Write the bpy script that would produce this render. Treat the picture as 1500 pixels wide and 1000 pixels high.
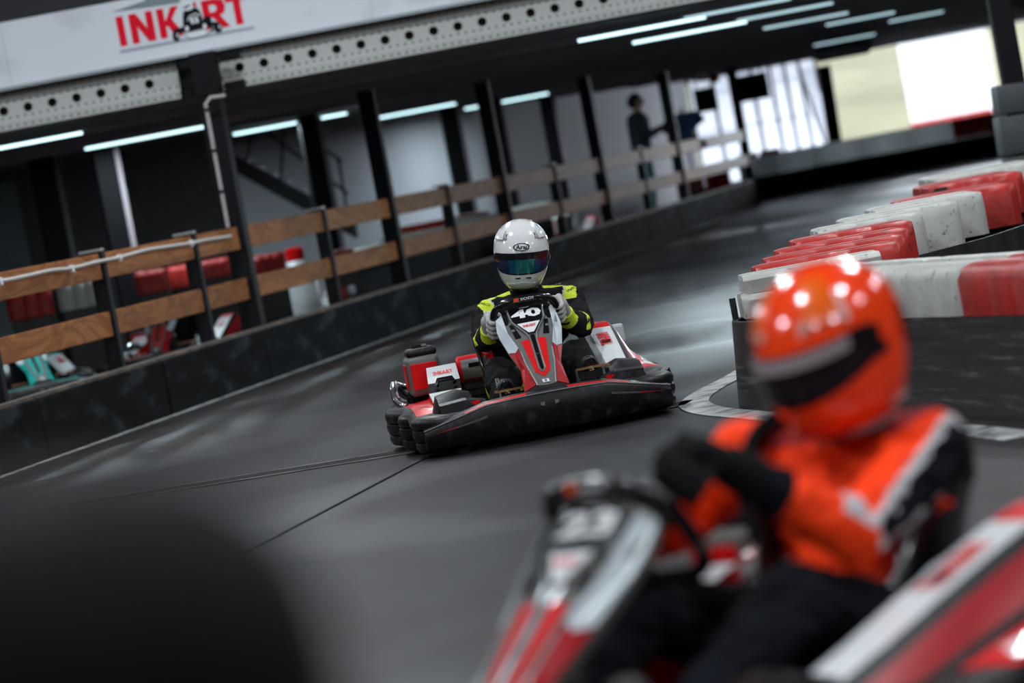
import bpy, bmesh, math, random
import numpy as np
from mathutils import Vector, Matrix, noise
random.seed(7)
for o in list(bpy.data.objects): bpy.data.objects.remove(o)
SC = bpy.context.scene; COL = SC.collection
# ------------------------------------------------------------ camera, world, lights, exposure
FPX = 6000.0; CAMH = 1.28; PITCH = math.atan(245.7/FPX); ROLL = math.radians(10.6)
cam = bpy.data.cameras.new('camera'); cam.sensor_width = 36; cam.sensor_fit = 'HORIZONTAL'; cam.lens = FPX/1500*36
cam.clip_start = 0.1; cam.clip_end = 600
cam.dof.use_dof = True; cam.dof.focus_distance = 20.25; cam.dof.aperture_fstop = 2.7
camo = bpy.data.objects.new('camera', cam); COL.objects.link(camo); SC.camera = camo
CM = Matrix.Rotation(math.pi/2-PITCH, 3, 'X') @ Matrix.Rotation(-ROLL, 3, 'Z')
camo.matrix_world = Matrix.Translation((0,0,CAMH)) @ CM.to_4x4()
def ray(x, y): return CM @ Vector(((x-750)/FPX, -(y-500)/FPX, -1))
def at(x, y, Y):                    # point seen at photo pixel (x, y) at distance Y
    d = ray(x, y); return Vector((0,0,CAMH)) + d*(Y/d.y)
def gz(x, y, z=0.0):                # point seen at photo pixel (x, y) at height z
    d = ray(x, y); return Vector((0,0,CAMH)) + d*((z-CAMH)/d.z)
W = bpy.data.worlds.new('overcast_sky'); SC.world = W; W.use_nodes = True
W.node_tree.nodes['Background'].inputs[0].default_value = (0.80, 0.88, 1.0, 1)
W.node_tree.nodes['Background'].inputs[1].default_value = 3.2
SC.view_settings.view_transform = 'Standard'; SC.view_settings.look = 'None'
SC.view_settings.exposure = 0.0; SC.view_settings.gamma = 1.0; SC.view_settings.use_curve_mapping = False
def area(name, loc, aim, size, power, color, shape='DISK', size_y=None):
    l = bpy.data.lights.new(name, 'AREA'); l.shape = shape; l.size = size; l.energy = power; l.color = color
    if size_y: l.size_y = size_y
    o = bpy.data.objects.new(name, l); COL.objects.link(o); o.location = loc
    o.rotation_euler = (Vector(aim)-Vector(loc)).to_track_quat('-Z','Y').to_euler(); return o
# daylight entering by the open end of the building (far right)
area('doorway_daylight', (16.0, 84, 2.4), (6.0, 55, 1.0), 16, 5200, (0.82,0.91,1.0), 'RECTANGLE', 4)

# ------------------------------------------------------------ materials
MATS = {}
def M(name, col, rough=0.5, metal=0.0, coat=0.0, var=0.0, scale=8.0, bump=0.0, bscale=60.0, emit=None, estr=0.0, stretch=None, spec=0.5, dirt=None, dirt_amt=0.0, dscale=5.0, transl=False):
    if name in MATS: return MATS[name]
    m = bpy.data.materials.new(name); m.use_nodes = True; MATS[name] = m
    nt = m.node_tree; b = nt.nodes['Principled BSDF']; L = nt.links.new
    c4 = (*col, 1)
    b.inputs['Base Color'].default_value = c4; b.inputs['Roughness'].default_value = rough
    b.inputs['Metallic'].default_value = metal; b.inputs['Coat Weight'].default_value = coat
    b.inputs['Coat Roughness'].default_value = 0.06; b.inputs['Specular IOR Level'].default_value = spec
    if emit: b.inputs['Emission Color'].default_value = (*emit, 1); b.inputs['Emission Strength'].default_value = estr
    tc = nt.nodes.new('ShaderNodeTexCoord'); mp = nt.nodes.new('ShaderNodeMapping'); L(tc.outputs['Object'], mp.inputs[0])
    if stretch: mp.inputs['Scale'].default_value = stretch
    def nz(sc, det=4):
        n = nt.nodes.new('ShaderNodeTexNoise'); n.inputs['Scale'].default_value = sc; n.inputs['Detail'].default_value = det
        L(mp.outputs[0], n.inputs[0]); return n
    out = None
    if var > 0:
        n = nz(scale); r = nt.nodes.new('ShaderNodeMapRange'); r.inputs[1].default_value = .3; r.inputs[2].default_value = .7
        r.inputs[3].default_value = 1-var; r.inputs[4].default_value = 1+var; L(n.outputs[0], r.inputs[0])
        mx = nt.nodes.new('ShaderNodeVectorMath'); mx.operation = 'SCALE'; mx.inputs[0].default_value = col; L(r.outputs[0], mx.inputs['Scale'])
        out = mx.outputs[0]
    if dirt:
        n = nz(dscale, 8); r = nt.nodes.new('ShaderNodeMapRange'); r.inputs[1].default_value = .62-dirt_amt*.3; r.inputs[2].default_value = .74-dirt_amt*.2; L(n.outputs[0], r.inputs[0])
        mx = nt.nodes.new('ShaderNodeMix'); mx.data_type = 'RGBA'; L(r.outputs[0], mx.inputs[0])
        if out: L(out, mx.inputs[6])
        else: mx.inputs[6].default_value = c4
        mx.inputs[7].default_value = (*dirt, 1); out = mx.outputs[2]
    if out: L(out, b.inputs['Base Color'])
    if bump > 0:
        n = nz(bscale, 3); bp = nt.nodes.new('ShaderNodeBump'); bp.inputs['Strength'].default_value = bump; bp.inputs['Distance'].default_value = .01
        L(n.outputs[0], bp.inputs['Height']); L(bp.outputs[0], b.inputs['Normal'])
    if transl:
        t = nt.nodes.new('ShaderNodeBsdfTranslucent'); t.inputs[0].default_value = c4
        ms = nt.nodes.new('ShaderNodeMixShader'); ms.inputs[0].default_value = .9
        L(b.outputs[0], ms.inputs[1]); L(t.outputs[0], ms.inputs[2]); L(ms.outputs[0], nt.nodes['Material Output'].inputs[0])
    return m
BLK = M('black_plastic', (.007,.0075,.009), .42, var=.35, scale=14, bump=.12, bscale=40, dirt=(.028,.030,.033), dirt_amt=.25, dscale=16, spec=.25)
GLB = M('gloss_black', (.006,.006,.008), .2, coat=.4, spec=.4)
RED = M('red_sticker', (.66,.006,.008), .35, coat=.15, var=.08, spec=.25)
DRED = M('dark_red_panel', (.36,.004,.010), .35, coat=.15, var=.1, spec=.25)
WHT = M('white_sticker', (.72,.74,.76), .3, coat=.4, var=.05)
GRY = M('grey_plastic', (.12,.115,.11), .4, var=.1)
SIL = M('silver_trim', (.55,.58,.60), .22, metal=.85)
CHR = M('chrome', (.75,.76,.78), .12, metal=1)
ORM = M('orange_mark', (.85,.10,.02), .4)
LTG = M('light_grey_trim', (.50,.56,.60), .25, coat=.5, var=.06)
TYR = M('tyre_rubber', (.004,.0042,.005), .8, var=.3, scale=20, bump=.3, bscale=70, spec=.08)
STE = M('dark_steel', (.03,.03,.033), .45, metal=.5)
COP = M('copper_edge', (.50,.24,.13), .35, metal=.8, var=.3, scale=60)

# ------------------------------------------------------------ mesh helpers
class MB:
    def __init__(s): s.v = []; s.f = []; s.m = []
    def add(s, vs, fs, mi=0):
        n = len(s.v); s.v += [tuple(v) for v in vs]; s.f += [tuple(i+n for i in f) for f in fs]; s.m += [mi]*len(fs); return s
    def box(s, c, d, rot=None, mi=0):
        x, y, z = d[0]/2, d[1]/2, d[2]/2
        vs = [Vector(p) for p in ((-x,-y,-z),(x,-y,-z),(x,y,-z),(-x,y,-z),(-x,-y,z),(x,-y,z),(x,y,z),(-x,y,z))]
        if rot: vs = [rot @ v for v in vs]
        vs = [v+Vector(c) for v in vs]
        return s.add(vs, [(0,3,2,1),(4,5,6,7),(0,1,5,4),(1,2,6,5),(2,3,7,6),(3,0,4,7)], mi)
    def rbox(s, c, d, r=.01, seg=2, rot=None, mi=0):
        bm = bmesh.new(); bmesh.ops.create_cube(bm, size=1)
        for v in bm.verts: v.co = Vector((v.co.x*d[0], v.co.y*d[1], v.co.z*d[2]))
        bmesh.ops.bevel(bm, geom=bm.edges[:], offset=min(r, .49*min(d)), segments=seg, affect='EDGES', profile=.5)
        vs = [(rot @ v.co if rot else v.co)+Vector(c) for v in bm.verts]; bm.verts.index_update()
        fs = [[v.index for v in f.verts] for f in bm.faces]; bm.free(); return s.add(vs, fs, mi)
    def cyl(s, p0, p1, r0, r1=None, n=12, mi=0, cap=True):
        p0, p1 = Vector(p0), Vector(p1); r1 = r0 if r1 is None else r1
        q = (p1-p0).to_track_quat('Z','Y'); vs = []
        for p, r in ((p0,r0),(p1,r1)):
            for i in range(n): a = 2*math.pi*i/n; vs.append(p + q @ Vector((r*math.cos(a), r*math.sin(a), 0)))
        fs = [(i,(i+1)%n,n+(i+1)%n,n+i) for i in range(n)]
        if cap: fs += [tuple(range(n-1,-1,-1)), tuple(range(n,2*n))]
        return s.add(vs, fs, mi)
    def tube(s, pts, r, n=8, closed=False, mi=0):
        pts = [Vector(p) for p in pts]; N = len(pts); vs = []; up = None
        for i, p in enumerate(pts):
            a = pts[(i-1) % N] if (closed or i > 0) else p; b = pts[(i+1) % N] if (closed or i < N-1) else p
            t = (b-a).normalized()
            if up is None: up = t.orthogonal().normalized()
            up = (up - t*up.dot(t)).normalized(); w = t.cross(up); rr = r[i] if isinstance(r, (list,tuple)) else r
            for k in range(n): a_ = 2*math.pi*k/n; vs.append(p + up*rr*math.cos(a_) + w*rr*math.sin(a_))
        fs = []
        for i in range(N if closed else N-1):
            j = (i+1) % N
            for k in range(n): l = (k+1) % n; fs.append((i*n+k, i*n+l, j*n+l, j*n+k))
        if not closed: fs += [tuple(range(n-1,-1,-1)), tuple(range((N-1)*n, N*n))]
        return s.add(vs, fs, mi)
    def lathe(s, prof, c, axis='Z', n=24, mi=0, closed=False):
        vs = []; P = len(prof)
        for i in range(n):
            a = 2*math.pi*i/n
            for r, h in prof:
                x, y = r*math.cos(a), r*math.sin(a)
                p = (x,y,h) if axis == 'Z' else ((h,x,y) if axis == 'X' else (y,h,x)); vs.append(Vector(p)+Vector(c))
        fs = []
        for i in range(n):
            j = (i+1) % n
            for k in range(P if closed else P-1): l = (k+1) % P; fs.append((i*P+k, j*P+k, j*P+l, i*P+l))
        return s.add(vs, fs, mi)
    def loft(s, secs, mi=0, closed=True, cap=True, mfn=None):
        n = len(secs[0]); vs = [p for sec in secs for p in sec]; b = len(s.v)
        for i in range(len(secs)-1):
            for k in range(n if closed else n-1):
                l = (k+1) % n; f = (i*n+k, i*n+l, (i+1)*n+l, (i+1)*n+k)
                s.f.append(tuple(q+b for q in f)); s.m.append(mfn(i,k) if mfn else mi)
        if cap and closed:
            s.f += [tuple(b+q for q in range(n-1,-1,-1)), tuple(b+(len(secs)-1)*n+q for q in range(n))]; s.m += [mi, mi]
        s.v += [tuple(p) for p in vs]; return s
    def prism(s, poly, fn, w0, w1, mi=0):       # poly 2D; fn(u,v,w)->3D
        n = len(poly); vs = [fn(u,v,w0) for u,v in poly] + [fn(u,v,w1) for u,v in poly]
        fs = [tuple(range(n-1,-1,-1)), tuple(range(n,2*n))] + [(i,(i+1)%n,n+(i+1)%n,n+i) for i in range(n)]
        return s.add(vs, fs, mi)
    def ball(s, c, r, nu=16, nv=10, mi=0, rot=None):
        r = (r,r,r) if not isinstance(r, (tuple,list)) else r; c = Vector(c)
        vs = []; 
        for j in range(1, nv):
            t = math.pi*j/nv
            for i in range(nu):
                a = 2*math.pi*i/nu; v = Vector((r[0]*math.sin(t)*math.cos(a), r[1]*math.sin(t)*math.sin(a), r[2]*math.cos(t)))
                vs.append((rot @ v if rot else v)+c)
        top = Vector((0,0,r[2])); vs += [(rot @ top if rot else top)+c, (rot @ -top if rot else -top)+c]; T = len(vs)-2
        fs = [(T,i,(i+1)%nu) for i in range(nu)] + [(T+1,(nv-2)*nu+(i+1)%nu,(nv-2)*nu+i) for i in range(nu)]
        for j in range(nv-2):
            for i in range(nu): k = (i+1) % nu; fs.append((j*nu+i,(j+1)*nu+i,(j+1)*nu+k,j*nu+k))
        return s.add(vs, fs, mi)
    def cap(s, p0, r0, p1, r1, n=14):
        return s.ball(p0, r0, n, 9).ball(p1, r1, n, 9).cyl(p0, p1, r0, r1, n)
    def build(s, name, mats, parent=None, smooth=False, angle=None, fixn=True):
        me = bpy.data.meshes.new(name); me.from_pydata(s.v, [], s.f)
        for m in (mats if isinstance(mats, (list,tuple)) else [mats]): me.materials.append(m)
        me.polygons.foreach_set('material_index', s.m)
        if fixn:
            bm = bmesh.new(); bm.from_mesh(me); bmesh.ops.recalc_face_normals(bm, faces=bm.faces); bm.to_mesh(me); bm.free()
        if smooth or angle:
            me.polygons.foreach_set('use_smooth', [True]*len(me.polygons))
            if angle: me.set_sharp_from_angle(angle=math.radians(angle))
        me.update(); o = bpy.data.objects.new(name, me); COL.objects.link(o)
        if parent: o.parent = parent
        return o
def tag(o, label=None, cat=None, group=None, kind=None):
    if label: o['label'] = label
    if cat: o['category'] = cat
    if group: o['group'] = group
    if kind: o['kind'] = kind
    return o
def thing(name, label, cat, loc=(0,0,0), rz=0, group=None):
    o = bpy.data.objects.new(name, None); COL.objects.link(o); o.location = loc; o.rotation_euler = (0,0,rz); o.empty_display_size = .2
    return tag(o, label, cat, group)
def struct(name, mb, mats, label=None, cat=None, **k):
    o = mb.build(name, mats, **k); o['kind'] = 'structure'
    return tag(o, label, cat)
def copy_tree(o, parent=None):
    c = o.copy(); COL.objects.link(c); c.parent = parent
    for ch in list(o.children): copy_tree(ch, c)
    return c
TXT = {}
def text2d(s, bold=0.0, shear=0.0):         # mesh of lettering, fitted to the unit box
    k = (s,bold,shear)
    if k in TXT: return TXT[k]
    cu = bpy.data.curves.new('t','FONT'); cu.body = s; cu.offset = bold; cu.shear = shear; cu.resolution_u = 2
    o = bpy.data.objects.new('t', cu); COL.objects.link(o); dg = bpy.context.evaluated_depsgraph_get()
    me = o.evaluated_get(dg).to_mesh(); vs = [(v.co.x, v.co.y) for v in me.vertices]; fs = [tuple(p.vertices) for p in me.polygons]
    o.evaluated_get(dg).to_mesh_clear(); bpy.data.objects.remove(o); bpy.data.curves.remove(cu)
    x0 = min(v[0] for v in vs); x1 = max(v[0] for v in vs); y0 = min(v[1] for v in vs); y1 = max(v[1] for v in vs)
    TXT[k] = ([((x-x0)/(x1-x0)-.5, (y-y0)/(y1-y0)-.5) for x,y in vs], fs); return TXT[k]
def lettering(name, s, fn, w, h, mat, parent, bold=.02, shear=0):   # fn(x,y) in metres -> 3D
    vs, fs = text2d(s, bold, shear); mb = MB().add([fn(x*w, y*h) for x,y in vs], fs)
    return mb.build(name, mat, parent, fixn=False)
def flat(name, poly, fn, mat, parent, th=.0015):
    return MB().prism(poly, fn, 0, th).build(name, mat, parent)
def ell(cx, cy, a, b, n=20): return [(cx+a*math.cos(2*math.pi*i/n), cy+b*math.sin(2*math.pi*i/n)) for i in range(n)]
# ------------------------------------------------------------ setting
fl = bpy.data.materials.new('track_floor'); fl.use_nodes = True
def floor_mat():
    nt = fl.node_tree; b = nt.nodes['Principled BSDF']; L = nt.links.new
    tc = nt.nodes.new('ShaderNodeTexCoord')
    def noisy(scale, loc, rotz, sc, det=5, rough=.6):
        mp = nt.nodes.new('ShaderNodeMapping'); mp.inputs['Location'].default_value = loc; mp.inputs['Rotation'].default_value = (0,0,rotz); mp.inputs['Scale'].default_value = scale
        L(tc.outputs['Object'], mp.inputs[0]); n = nt.nodes.new('ShaderNodeTexNoise'); n.inputs['Scale'].default_value = sc; n.inputs['Detail'].default_value = det; n.inputs['Roughness'].default_value = rough
        L(mp.outputs[0], n.inputs[0]); return n.outputs[0]
    n1 = noisy((1,.16,1), (3,1,0), .35, .9); n2 = noisy((1,.35,1), (0,5,0), -.3, 3.5, 8); n3 = noisy((1,1,1), (0,0,0), 0, 60, 3)
    add = nt.nodes.new('ShaderNodeMath'); add.operation = 'MULTIPLY_ADD'; L(n2, add.inputs[0]); add.inputs[1].default_value = .45; L(n1, add.inputs[2])
    cr = nt.nodes.new('ShaderNodeValToRGB'); L(add.outputs[0], cr.inputs[0])
    e = cr.color_ramp.elements; e[0].position = .5; e[0].color = (.010,.0095,.011,1); e[1].position = .95; e[1].color = (.036,.041,.043,1)
    m = cr.color_ramp.elements.new(.72); m.color = (.022,.0205,.0235,1)
    L(cr.outputs[0], b.inputs['Base Color'])
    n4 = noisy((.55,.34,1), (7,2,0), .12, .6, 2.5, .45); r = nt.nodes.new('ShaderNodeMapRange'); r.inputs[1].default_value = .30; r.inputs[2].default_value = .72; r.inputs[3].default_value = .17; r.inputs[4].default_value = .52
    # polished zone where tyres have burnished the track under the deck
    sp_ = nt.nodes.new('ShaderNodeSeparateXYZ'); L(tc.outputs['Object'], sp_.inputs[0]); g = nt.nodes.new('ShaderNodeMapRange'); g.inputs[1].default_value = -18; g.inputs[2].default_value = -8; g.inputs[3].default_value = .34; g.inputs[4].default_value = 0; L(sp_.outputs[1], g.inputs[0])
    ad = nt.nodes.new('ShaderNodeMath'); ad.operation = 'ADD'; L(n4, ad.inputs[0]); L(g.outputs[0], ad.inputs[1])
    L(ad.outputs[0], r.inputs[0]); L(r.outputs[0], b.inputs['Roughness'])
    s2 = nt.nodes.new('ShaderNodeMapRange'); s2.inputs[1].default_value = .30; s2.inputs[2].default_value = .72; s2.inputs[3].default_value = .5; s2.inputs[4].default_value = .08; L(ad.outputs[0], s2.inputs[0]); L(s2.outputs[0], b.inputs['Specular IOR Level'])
    bp = nt.nodes.new('ShaderNodeBump'); bp.inputs['Strength'].default_value = .12; bp.inputs['Distance'].default_value = .004; L(n3, bp.inputs['Height']); L(bp.outputs[0], b.inputs['Normal'])
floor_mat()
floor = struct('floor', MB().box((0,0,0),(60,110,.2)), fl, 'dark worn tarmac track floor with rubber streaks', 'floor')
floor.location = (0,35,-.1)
PNT = M('worn_white_paint', (.36,.37,.37), .6, var=.25, scale=6, dirt=(.05,.05,.05), dirt_amt=.45, dscale=7)
def strip(name, pts, w, mat, parent, z=.002, h=.003, closed=False):
    L_, R_ = [], []; P = [Vector((p[0],p[1],0)) for p in pts]
    for i, p in enumerate(P):
        a = P[max(i-1,0)]; b = P[min(i+1,len(P)-1)]; t = (b-a).normalized(); nrm = Vector((-t.y,t.x,0))
        L_.append(p+nrm*w/2); R_.append(p-nrm*w/2)
    mb = MB(); mb.loft([[(l.x,l.y,z),(r.x,r.y,z),(r.x,r.y,z+h),(l.x,l.y,z+h)] for l, r in zip(L_,R_)])
    o = mb.build(name, mat, parent); o.location = (0,-35,.1); return o
# drain channel across the track, joint line and painted lines
dr0, dr1, dr2 = gz(0,757), gz(590,663), gz(1010,590)
STRIPD = M('drain_dark', (.007,.0075,.008), .7, spec=.1); EDG = M('drain_edge', (.20,.205,.205), .5, metal=.2, var=.4, scale=5, dirt=(.05,.05,.05), dirt_amt=.6, dscale=3)
d_a = [Vector((dr0.x,dr0.y))+(Vector((dr0.x,dr0.y))-Vector((dr1.x,dr1.y)))*.6, dr1.xy, dr2.xy]
strip('drain_cover', d_a, .30, STRIPD, floor)
for off in (-.16,.16): strip('drain_edge', [Vector((p[0],p[1]+off)) for p in d_a], .022, EDG, floor, .003)
j0, j1 = gz(622,672), gz(250,868); strip('floor_joint', [j0.xy, j1.xy], .015, STRIPD, floor)
# white line sweeping round the nose of the island barrier
wl = [gz(1500,641), gz(1420,631), gz(1300,622), gz(1180,615), gz(1110,609), gz(1045,603), gz(1018,594), gz(1022,583), gz(1045,568), gz(1080,550), gz(1130,520)]
def smooth_path(P, k=6):
    out = []
    for i in range(len(P)-1):
        p0, p1, p2, p3 = P[max(i-1,0)], P[i], P[i+1], P[min(i+2,len(P)-1)]
        for q in range(k):
            t = q/k; out.append(.5*((2*p1)+(p2-p0)*t+(2*p0-5*p1+4*p2-p3)*t*t+(3*p1-p0-3*p2+p3)*t**3))
    return out+[P[-1]]
strip('painted_line', [p.xy for p in smooth_path(wl)], .15, PNT, floor)
def FX(Y, off=0.0): return -3.37+.185*(Y-26.04)+off     # the fence line over the plan
FD = Vector((.185,1,0)).normalized(); FN = Vector((FD.y,-FD.x,0)); FROT = Matrix.Rotation(math.atan2(-FD.x,FD.y),3,'Z')   # FN points to the track
strip('painted_line', [(FX(Y,.27),Y) for Y in (16,70)], .07, PNT, floor)

# hall shell around the camera
WLG = M('hall_wall_grey', (.22,.23,.25), .8, var=.1, scale=.6)
RFM = M('hall_roof_sheet', (.20,.21,.23), .7, var=.1, scale=.5)
struct('ceiling_hall', MB().box((2,10,7.1),(40,48,.2)), RFM, 'high grey hall roof over the track', 'ceiling')
struct('wall_left', MB().box((-18,33,3.5),(.2,100,7.2)), WLG, 'grey side wall of the hall', 'wall')
struct('wall_right', MB().box((22,10,3.5),(.2,48,7.2)), WLG, 'grey hall wall on the far side of the track', 'wall')
struct('wall_behind', MB().box((2,-14,3.5),(40,.2,7.2)), WLG, 'grey end wall of the hall', 'wall')
# low deck (mezzanine) over the rear of the track
CEI = M('deck_underside', (.27,.255,.275), .6, var=.15, scale=1.2)
ceil = struct('ceiling', MB().box((3,57.0,2.42),(42,46.2,.14)), CEI, 'dark low deck ceiling above the fence and track', 'ceiling')
for i, Y in enumerate(np.arange(36.2, 80, 2.6)): MB().box((3,Y,2.315),(42,.10,.07)).build('joist', CEI, ceil)
for i, Y in enumerate(np.arange(34.2, 80, .65)):
    MB().box((3,Y,2.347),(42,.02,.006)).build('ceiling_seam', STE, ceil)
struct('wall_upper', MB().box((2,34.1,4.76),(40,.2,4.66)), M('upper_dark', (.03,.032,.035), .8), 'dark upper wall behind the sign board', 'wall')

# perforated edge beams and the sign board
BY = 33.62
def zb(z): return CAMH+(z-CAMH)*BY/32.2      # heights of the beam and sign parts
def beam_mat(name, col):
    m = bpy.data.materials.new(name); m.use_nodes = True; nt = m.node_tree; b = nt.nodes['Principled BSDF']; L = nt.links.new
    tc = nt.nodes.new('ShaderNodeTexCoord'); sp = nt.nodes.new('ShaderNodeSeparateXYZ'); L(tc.outputs['Object'], sp.inputs[0])
    def mth(op, a, bb=None):
        n = nt.nodes.new('ShaderNodeMath'); n.operation = op
        for i, q in enumerate((a,bb)):
            if q is None: continue
            if isinstance(q, (int,float)): n.inputs[i].default_value = q
            else: L(q, n.inputs[i])
        return n.outputs[0]
    fx = mth('ABSOLUTE', mth('SUBTRACT', mth('FRACT', mth('DIVIDE', sp.outputs[0], .0633)), .5))
    rows = None
    for z in (zb(2.535),zb(2.41),zb(2.34),zb(2.595)):
        dz = mth('DIVIDE', mth('ABSOLUTE', mth('SUBTRACT', sp.outputs[2], z)), .0633)
        d = mth('SQRT', mth('ADD', mth('MULTIPLY', fx, fx), mth('MULTIPLY', dz, dz))); k = mth('LESS_THAN', d, .15)
        rows = k if rows is None else mth('MAXIMUM', rows, k)
    mx = nt.nodes.new('ShaderNodeMix'); mx.data_type = 'RGBA'; L(rows, mx.inputs[0]); mx.inputs[6].default_value = (*col,1); mx.inputs[7].default_value = (.03,.03,.03,1)
    L(mx.outputs[2], b.inputs['Base Color']); b.inputs['Roughness'].default_value = .5; b.inputs['Metallic'].default_value = .15
    return m
BM_ = beam_mat('perforated_galvanised_steel', (.46,.47,.46)); BMD = beam_mat('shaded_top_flange', (.24,.22,.20))  # top flange steel browner and darker: recess shadow put into its colour
def make_beam(x0, x1, label, hole0, z=0):
    t = thing('perforated_beam', label, 'beam')
    mb = MB(); z0, z1, zc, hr = zb(2.37), zb(2.575), zb(2.47), .038; p = .2020
    nh = int((x1-hole0)/p)
    cells = []; xs = hole0-p/2
    while xs > x0+.02: xs -= p
    xs = max(xs, x0)
    if hole0-p/2-x0 > .01: mb.box(((x0+hole0-p/2)/2,BY,(z0+z1)/2),(hole0-p/2-x0,.006,z1-z0))
    for i in range(nh):
        c = hole0+i*p
        for yy in (BY-.003, BY+.003):
            ring = [(c+hr*math.cos(2*math.pi*k/16), yy, zc+hr*math.sin(2*math.pi*k/16)) for k in range(16)]
            outer = []
            for k in range(16):
                a = 2*math.pi*k/16; ca, sa = math.cos(a), math.sin(a); hx = p/2; hz = (z1-zc) if sa > 0 else (zc-z0)
                s_ = min(hx/abs(ca) if abs(ca) > 1e-6 else 9, hz/abs(sa) if abs(sa) > 1e-6 else 9)
                if k % 4 == 2: ox, oz = math.copysign(hx,ca), math.copysign(hz,sa)
                else: ox, oz = ca*s_, sa*s_
                outer.append((c+ox, yy, zc+oz))
            mb.add(ring+outer, [(k,(k+1)%16,16+(k+1)%16,16+k) for k in range(16)])
    e = hole0+nh*p-p/2
    if x1-e > .01: mb.box(((e+x1)/2,BY,(z0+z1)/2),(x1-e,.006,z1-z0))
    mb.build('web', BM_, t)
    MB().box(((x0+x1)/2,BY-.05,zb(2.372)),(x1-x0,.12,.006)).box(((x0+x1)/2,BY-.108,zb(2.342)),(x1-x0,.006,.063)).build('lower_flange', BM_, t)
    MB().box(((x0+x1)/2,BY+.03,zb(2.60)),(x1-x0,.006,.05)).box(((x0+x1)/2,BY+.0,zb(2.578)),(x1-x0,.07,.006)).build('upper_flange', BMD, t)
    return t
xl0 = at(272,150,BY).x; xr0 = at(330,140,BY).x
make_beam(-7.5, xl0-.02, 'pale perforated steel beam ending at the column with the conduit, under the sign', -7.5+.12)
make_beam(xr0, 9.0, 'pale perforated steel beam running from the conduit column over the track', at(352,104,BY).x)
MB().box((1,BY+.09,zb(2.62)),(18,.02,.56)).build('added_backing_sheet', M('backing_dark',(.02,.021,.022),.8), ceil)  # added dark sheet, keeps the sky from showing through holes and seams
sg = thing('sign_board', 'long white sign board with red lettering and kart logo above the steel beam', 'sign')
SGW = M('sign_white', (.74,.79,.85), .45, var=.04, scale=.8, dirt=(.62,.66,.70), dirt_amt=.3, dscale=2)
seam = at(546,20,BY).x
for k in range(-2,3):
    MB().box((seam+k*3.0+1.5,BY-.08,zb(2.90)),(2.998,.05,.52)).build('sign_panel', SGW, sg)
MB().box((1,BY-.085,zb(2.637)),(18,.07,.028)).build('sign_edge_rail', M('sign_rail', (.36,.41,.44), .4, metal=.4), sg)
# logo on the sign: lettering, roof, kart figure
SY = BY-.1075
def sp(px, py):
    q = at(px, py, BY-.107); return (q.x, q.z)
def sf(u, v, w=0): return Vector((u, SY-w, v))
SRED = M('sign_red', (.80,.008,.028), .6, spec=.1); SBLK = M('sign_black', (.006,.007,.011), .6, spec=.1); SGR = M('sign_grey', (.20,.25,.29), .5); SLG = M('sign_light_grey', (.38,.41,.47), .5); SWH = M('sign_print_white', (.80,.83,.86), .45)
o2 = sp(177,68); xr = sp(366,33); LH = .242; LB = o2[1]      # lower edge of the lettering
LW = (xr[0]-o2[0])
def letter(ch, x, w, h):
    t = .058
    S = {'I':[[(0,0),(t,0),(t,h),(0,h)]],
      'N':[[(0,0),(t,0),(t,h),(0,h)],[(w-t,0),(w,0),(w,h),(w-t,h)],[(0,h),(t*1.05,h),(w,0),(w-t*1.05,0)]],
      'K':[[(0,0),(t,0),(t,h),(0,h)],[(t*.8,h*.42),(w-t*1.1,h),(w,h),(t*.8+.03,h*.36)],[(t,h*.58),(w-t*1.15,0),(w+.01,0),(t+.055,h*.62)]],
      'A':[[(0,0),(t,0),(w/2+.01,h),(w/2-t/2,h)],[(w,0),(w-t,0),(w/2-.01,h),(w/2+t/2,h)],[(w*.2,h*.22),(w*.8,h*.22),(w*.72,h*.4),(w*.28,h*.4)]],
      'R':[[(0,0),(t,0),(t,h),(0,h)],[(t,h),(w*.62,h),(w*.9,h*.93),(w*.97,h*.72),(w*.9,h*.5),(w*.62,h*.40),(t,h*.40),(t,h*.56),(w*.5,h*.57),(w*.6,h*.64),(w*.6,h*.76),(w*.5,h*.82),(t,h*.82)],[(w*.36,h*.42),(w*.68,h*.44),(w*1.04,0),(w*.74,0)]],
      'T':[[(w/2-t/2,0),(w/2+t/2,0),(w/2+t/2,h*.8),(w/2-t/2,h*.8)],[(0,h*.8),(w,h*.8),(w,h),(0,h)]]}[ch]
    mb = MB()
    for i, pl in enumerate(S): mb.prism([(x+a,LB+b) for a,b in pl], sf, .0006*i, .002+.0006*i)
    return mb.build('letter', SRED, sg)
x = o2[0]; unit = LW/.905
for ch, w_, gap in (('I',.058,.03),('N',.165,.03),('K',.155,.16),('R',.165,.0),('T',.15,0)):
    letter(ch, x, w_*unit, LH); x += (w_+gap)*unit
kx = x-( .15+.165+.16)*unit      # middle gap start
flat('logo_roof', [sp(163,18),sp(212,1),sp(216,-8),sp(275,-18),sp(262,4)], lambda u,v,w: sf(u,v,w), SGR, sg)
flat('logo_underline', [sp(176,73),sp(372,38),sp(373,42),sp(176,78)], lambda u,v,w: sf(u,v,w), SLG, sg)
def sfo(o): return lambda u,v,w: sf(u,v,w+o)
def spx(l): return [sp(150+a/6.25, b/6.25) for a,b in l]
flat('logo_figure', spx([(742,105),(765,98),(815,88),(850,62),(888,95),(912,150),(915,225),(850,262),(790,275),(742,248),(735,160)]), sfo(.004), SBLK, sg)
flat('logo_engine', spx([(915,175),(960,140),(995,160),(1000,205),(945,225),(915,215)]), sfo(.004), SBLK, sg)
flat('logo_axle', spx([(640,275),(740,245),(1035,195),(1040,222),(960,252),(760,300),(690,305)]), sfo(.0035), SBLK, sg)
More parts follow.
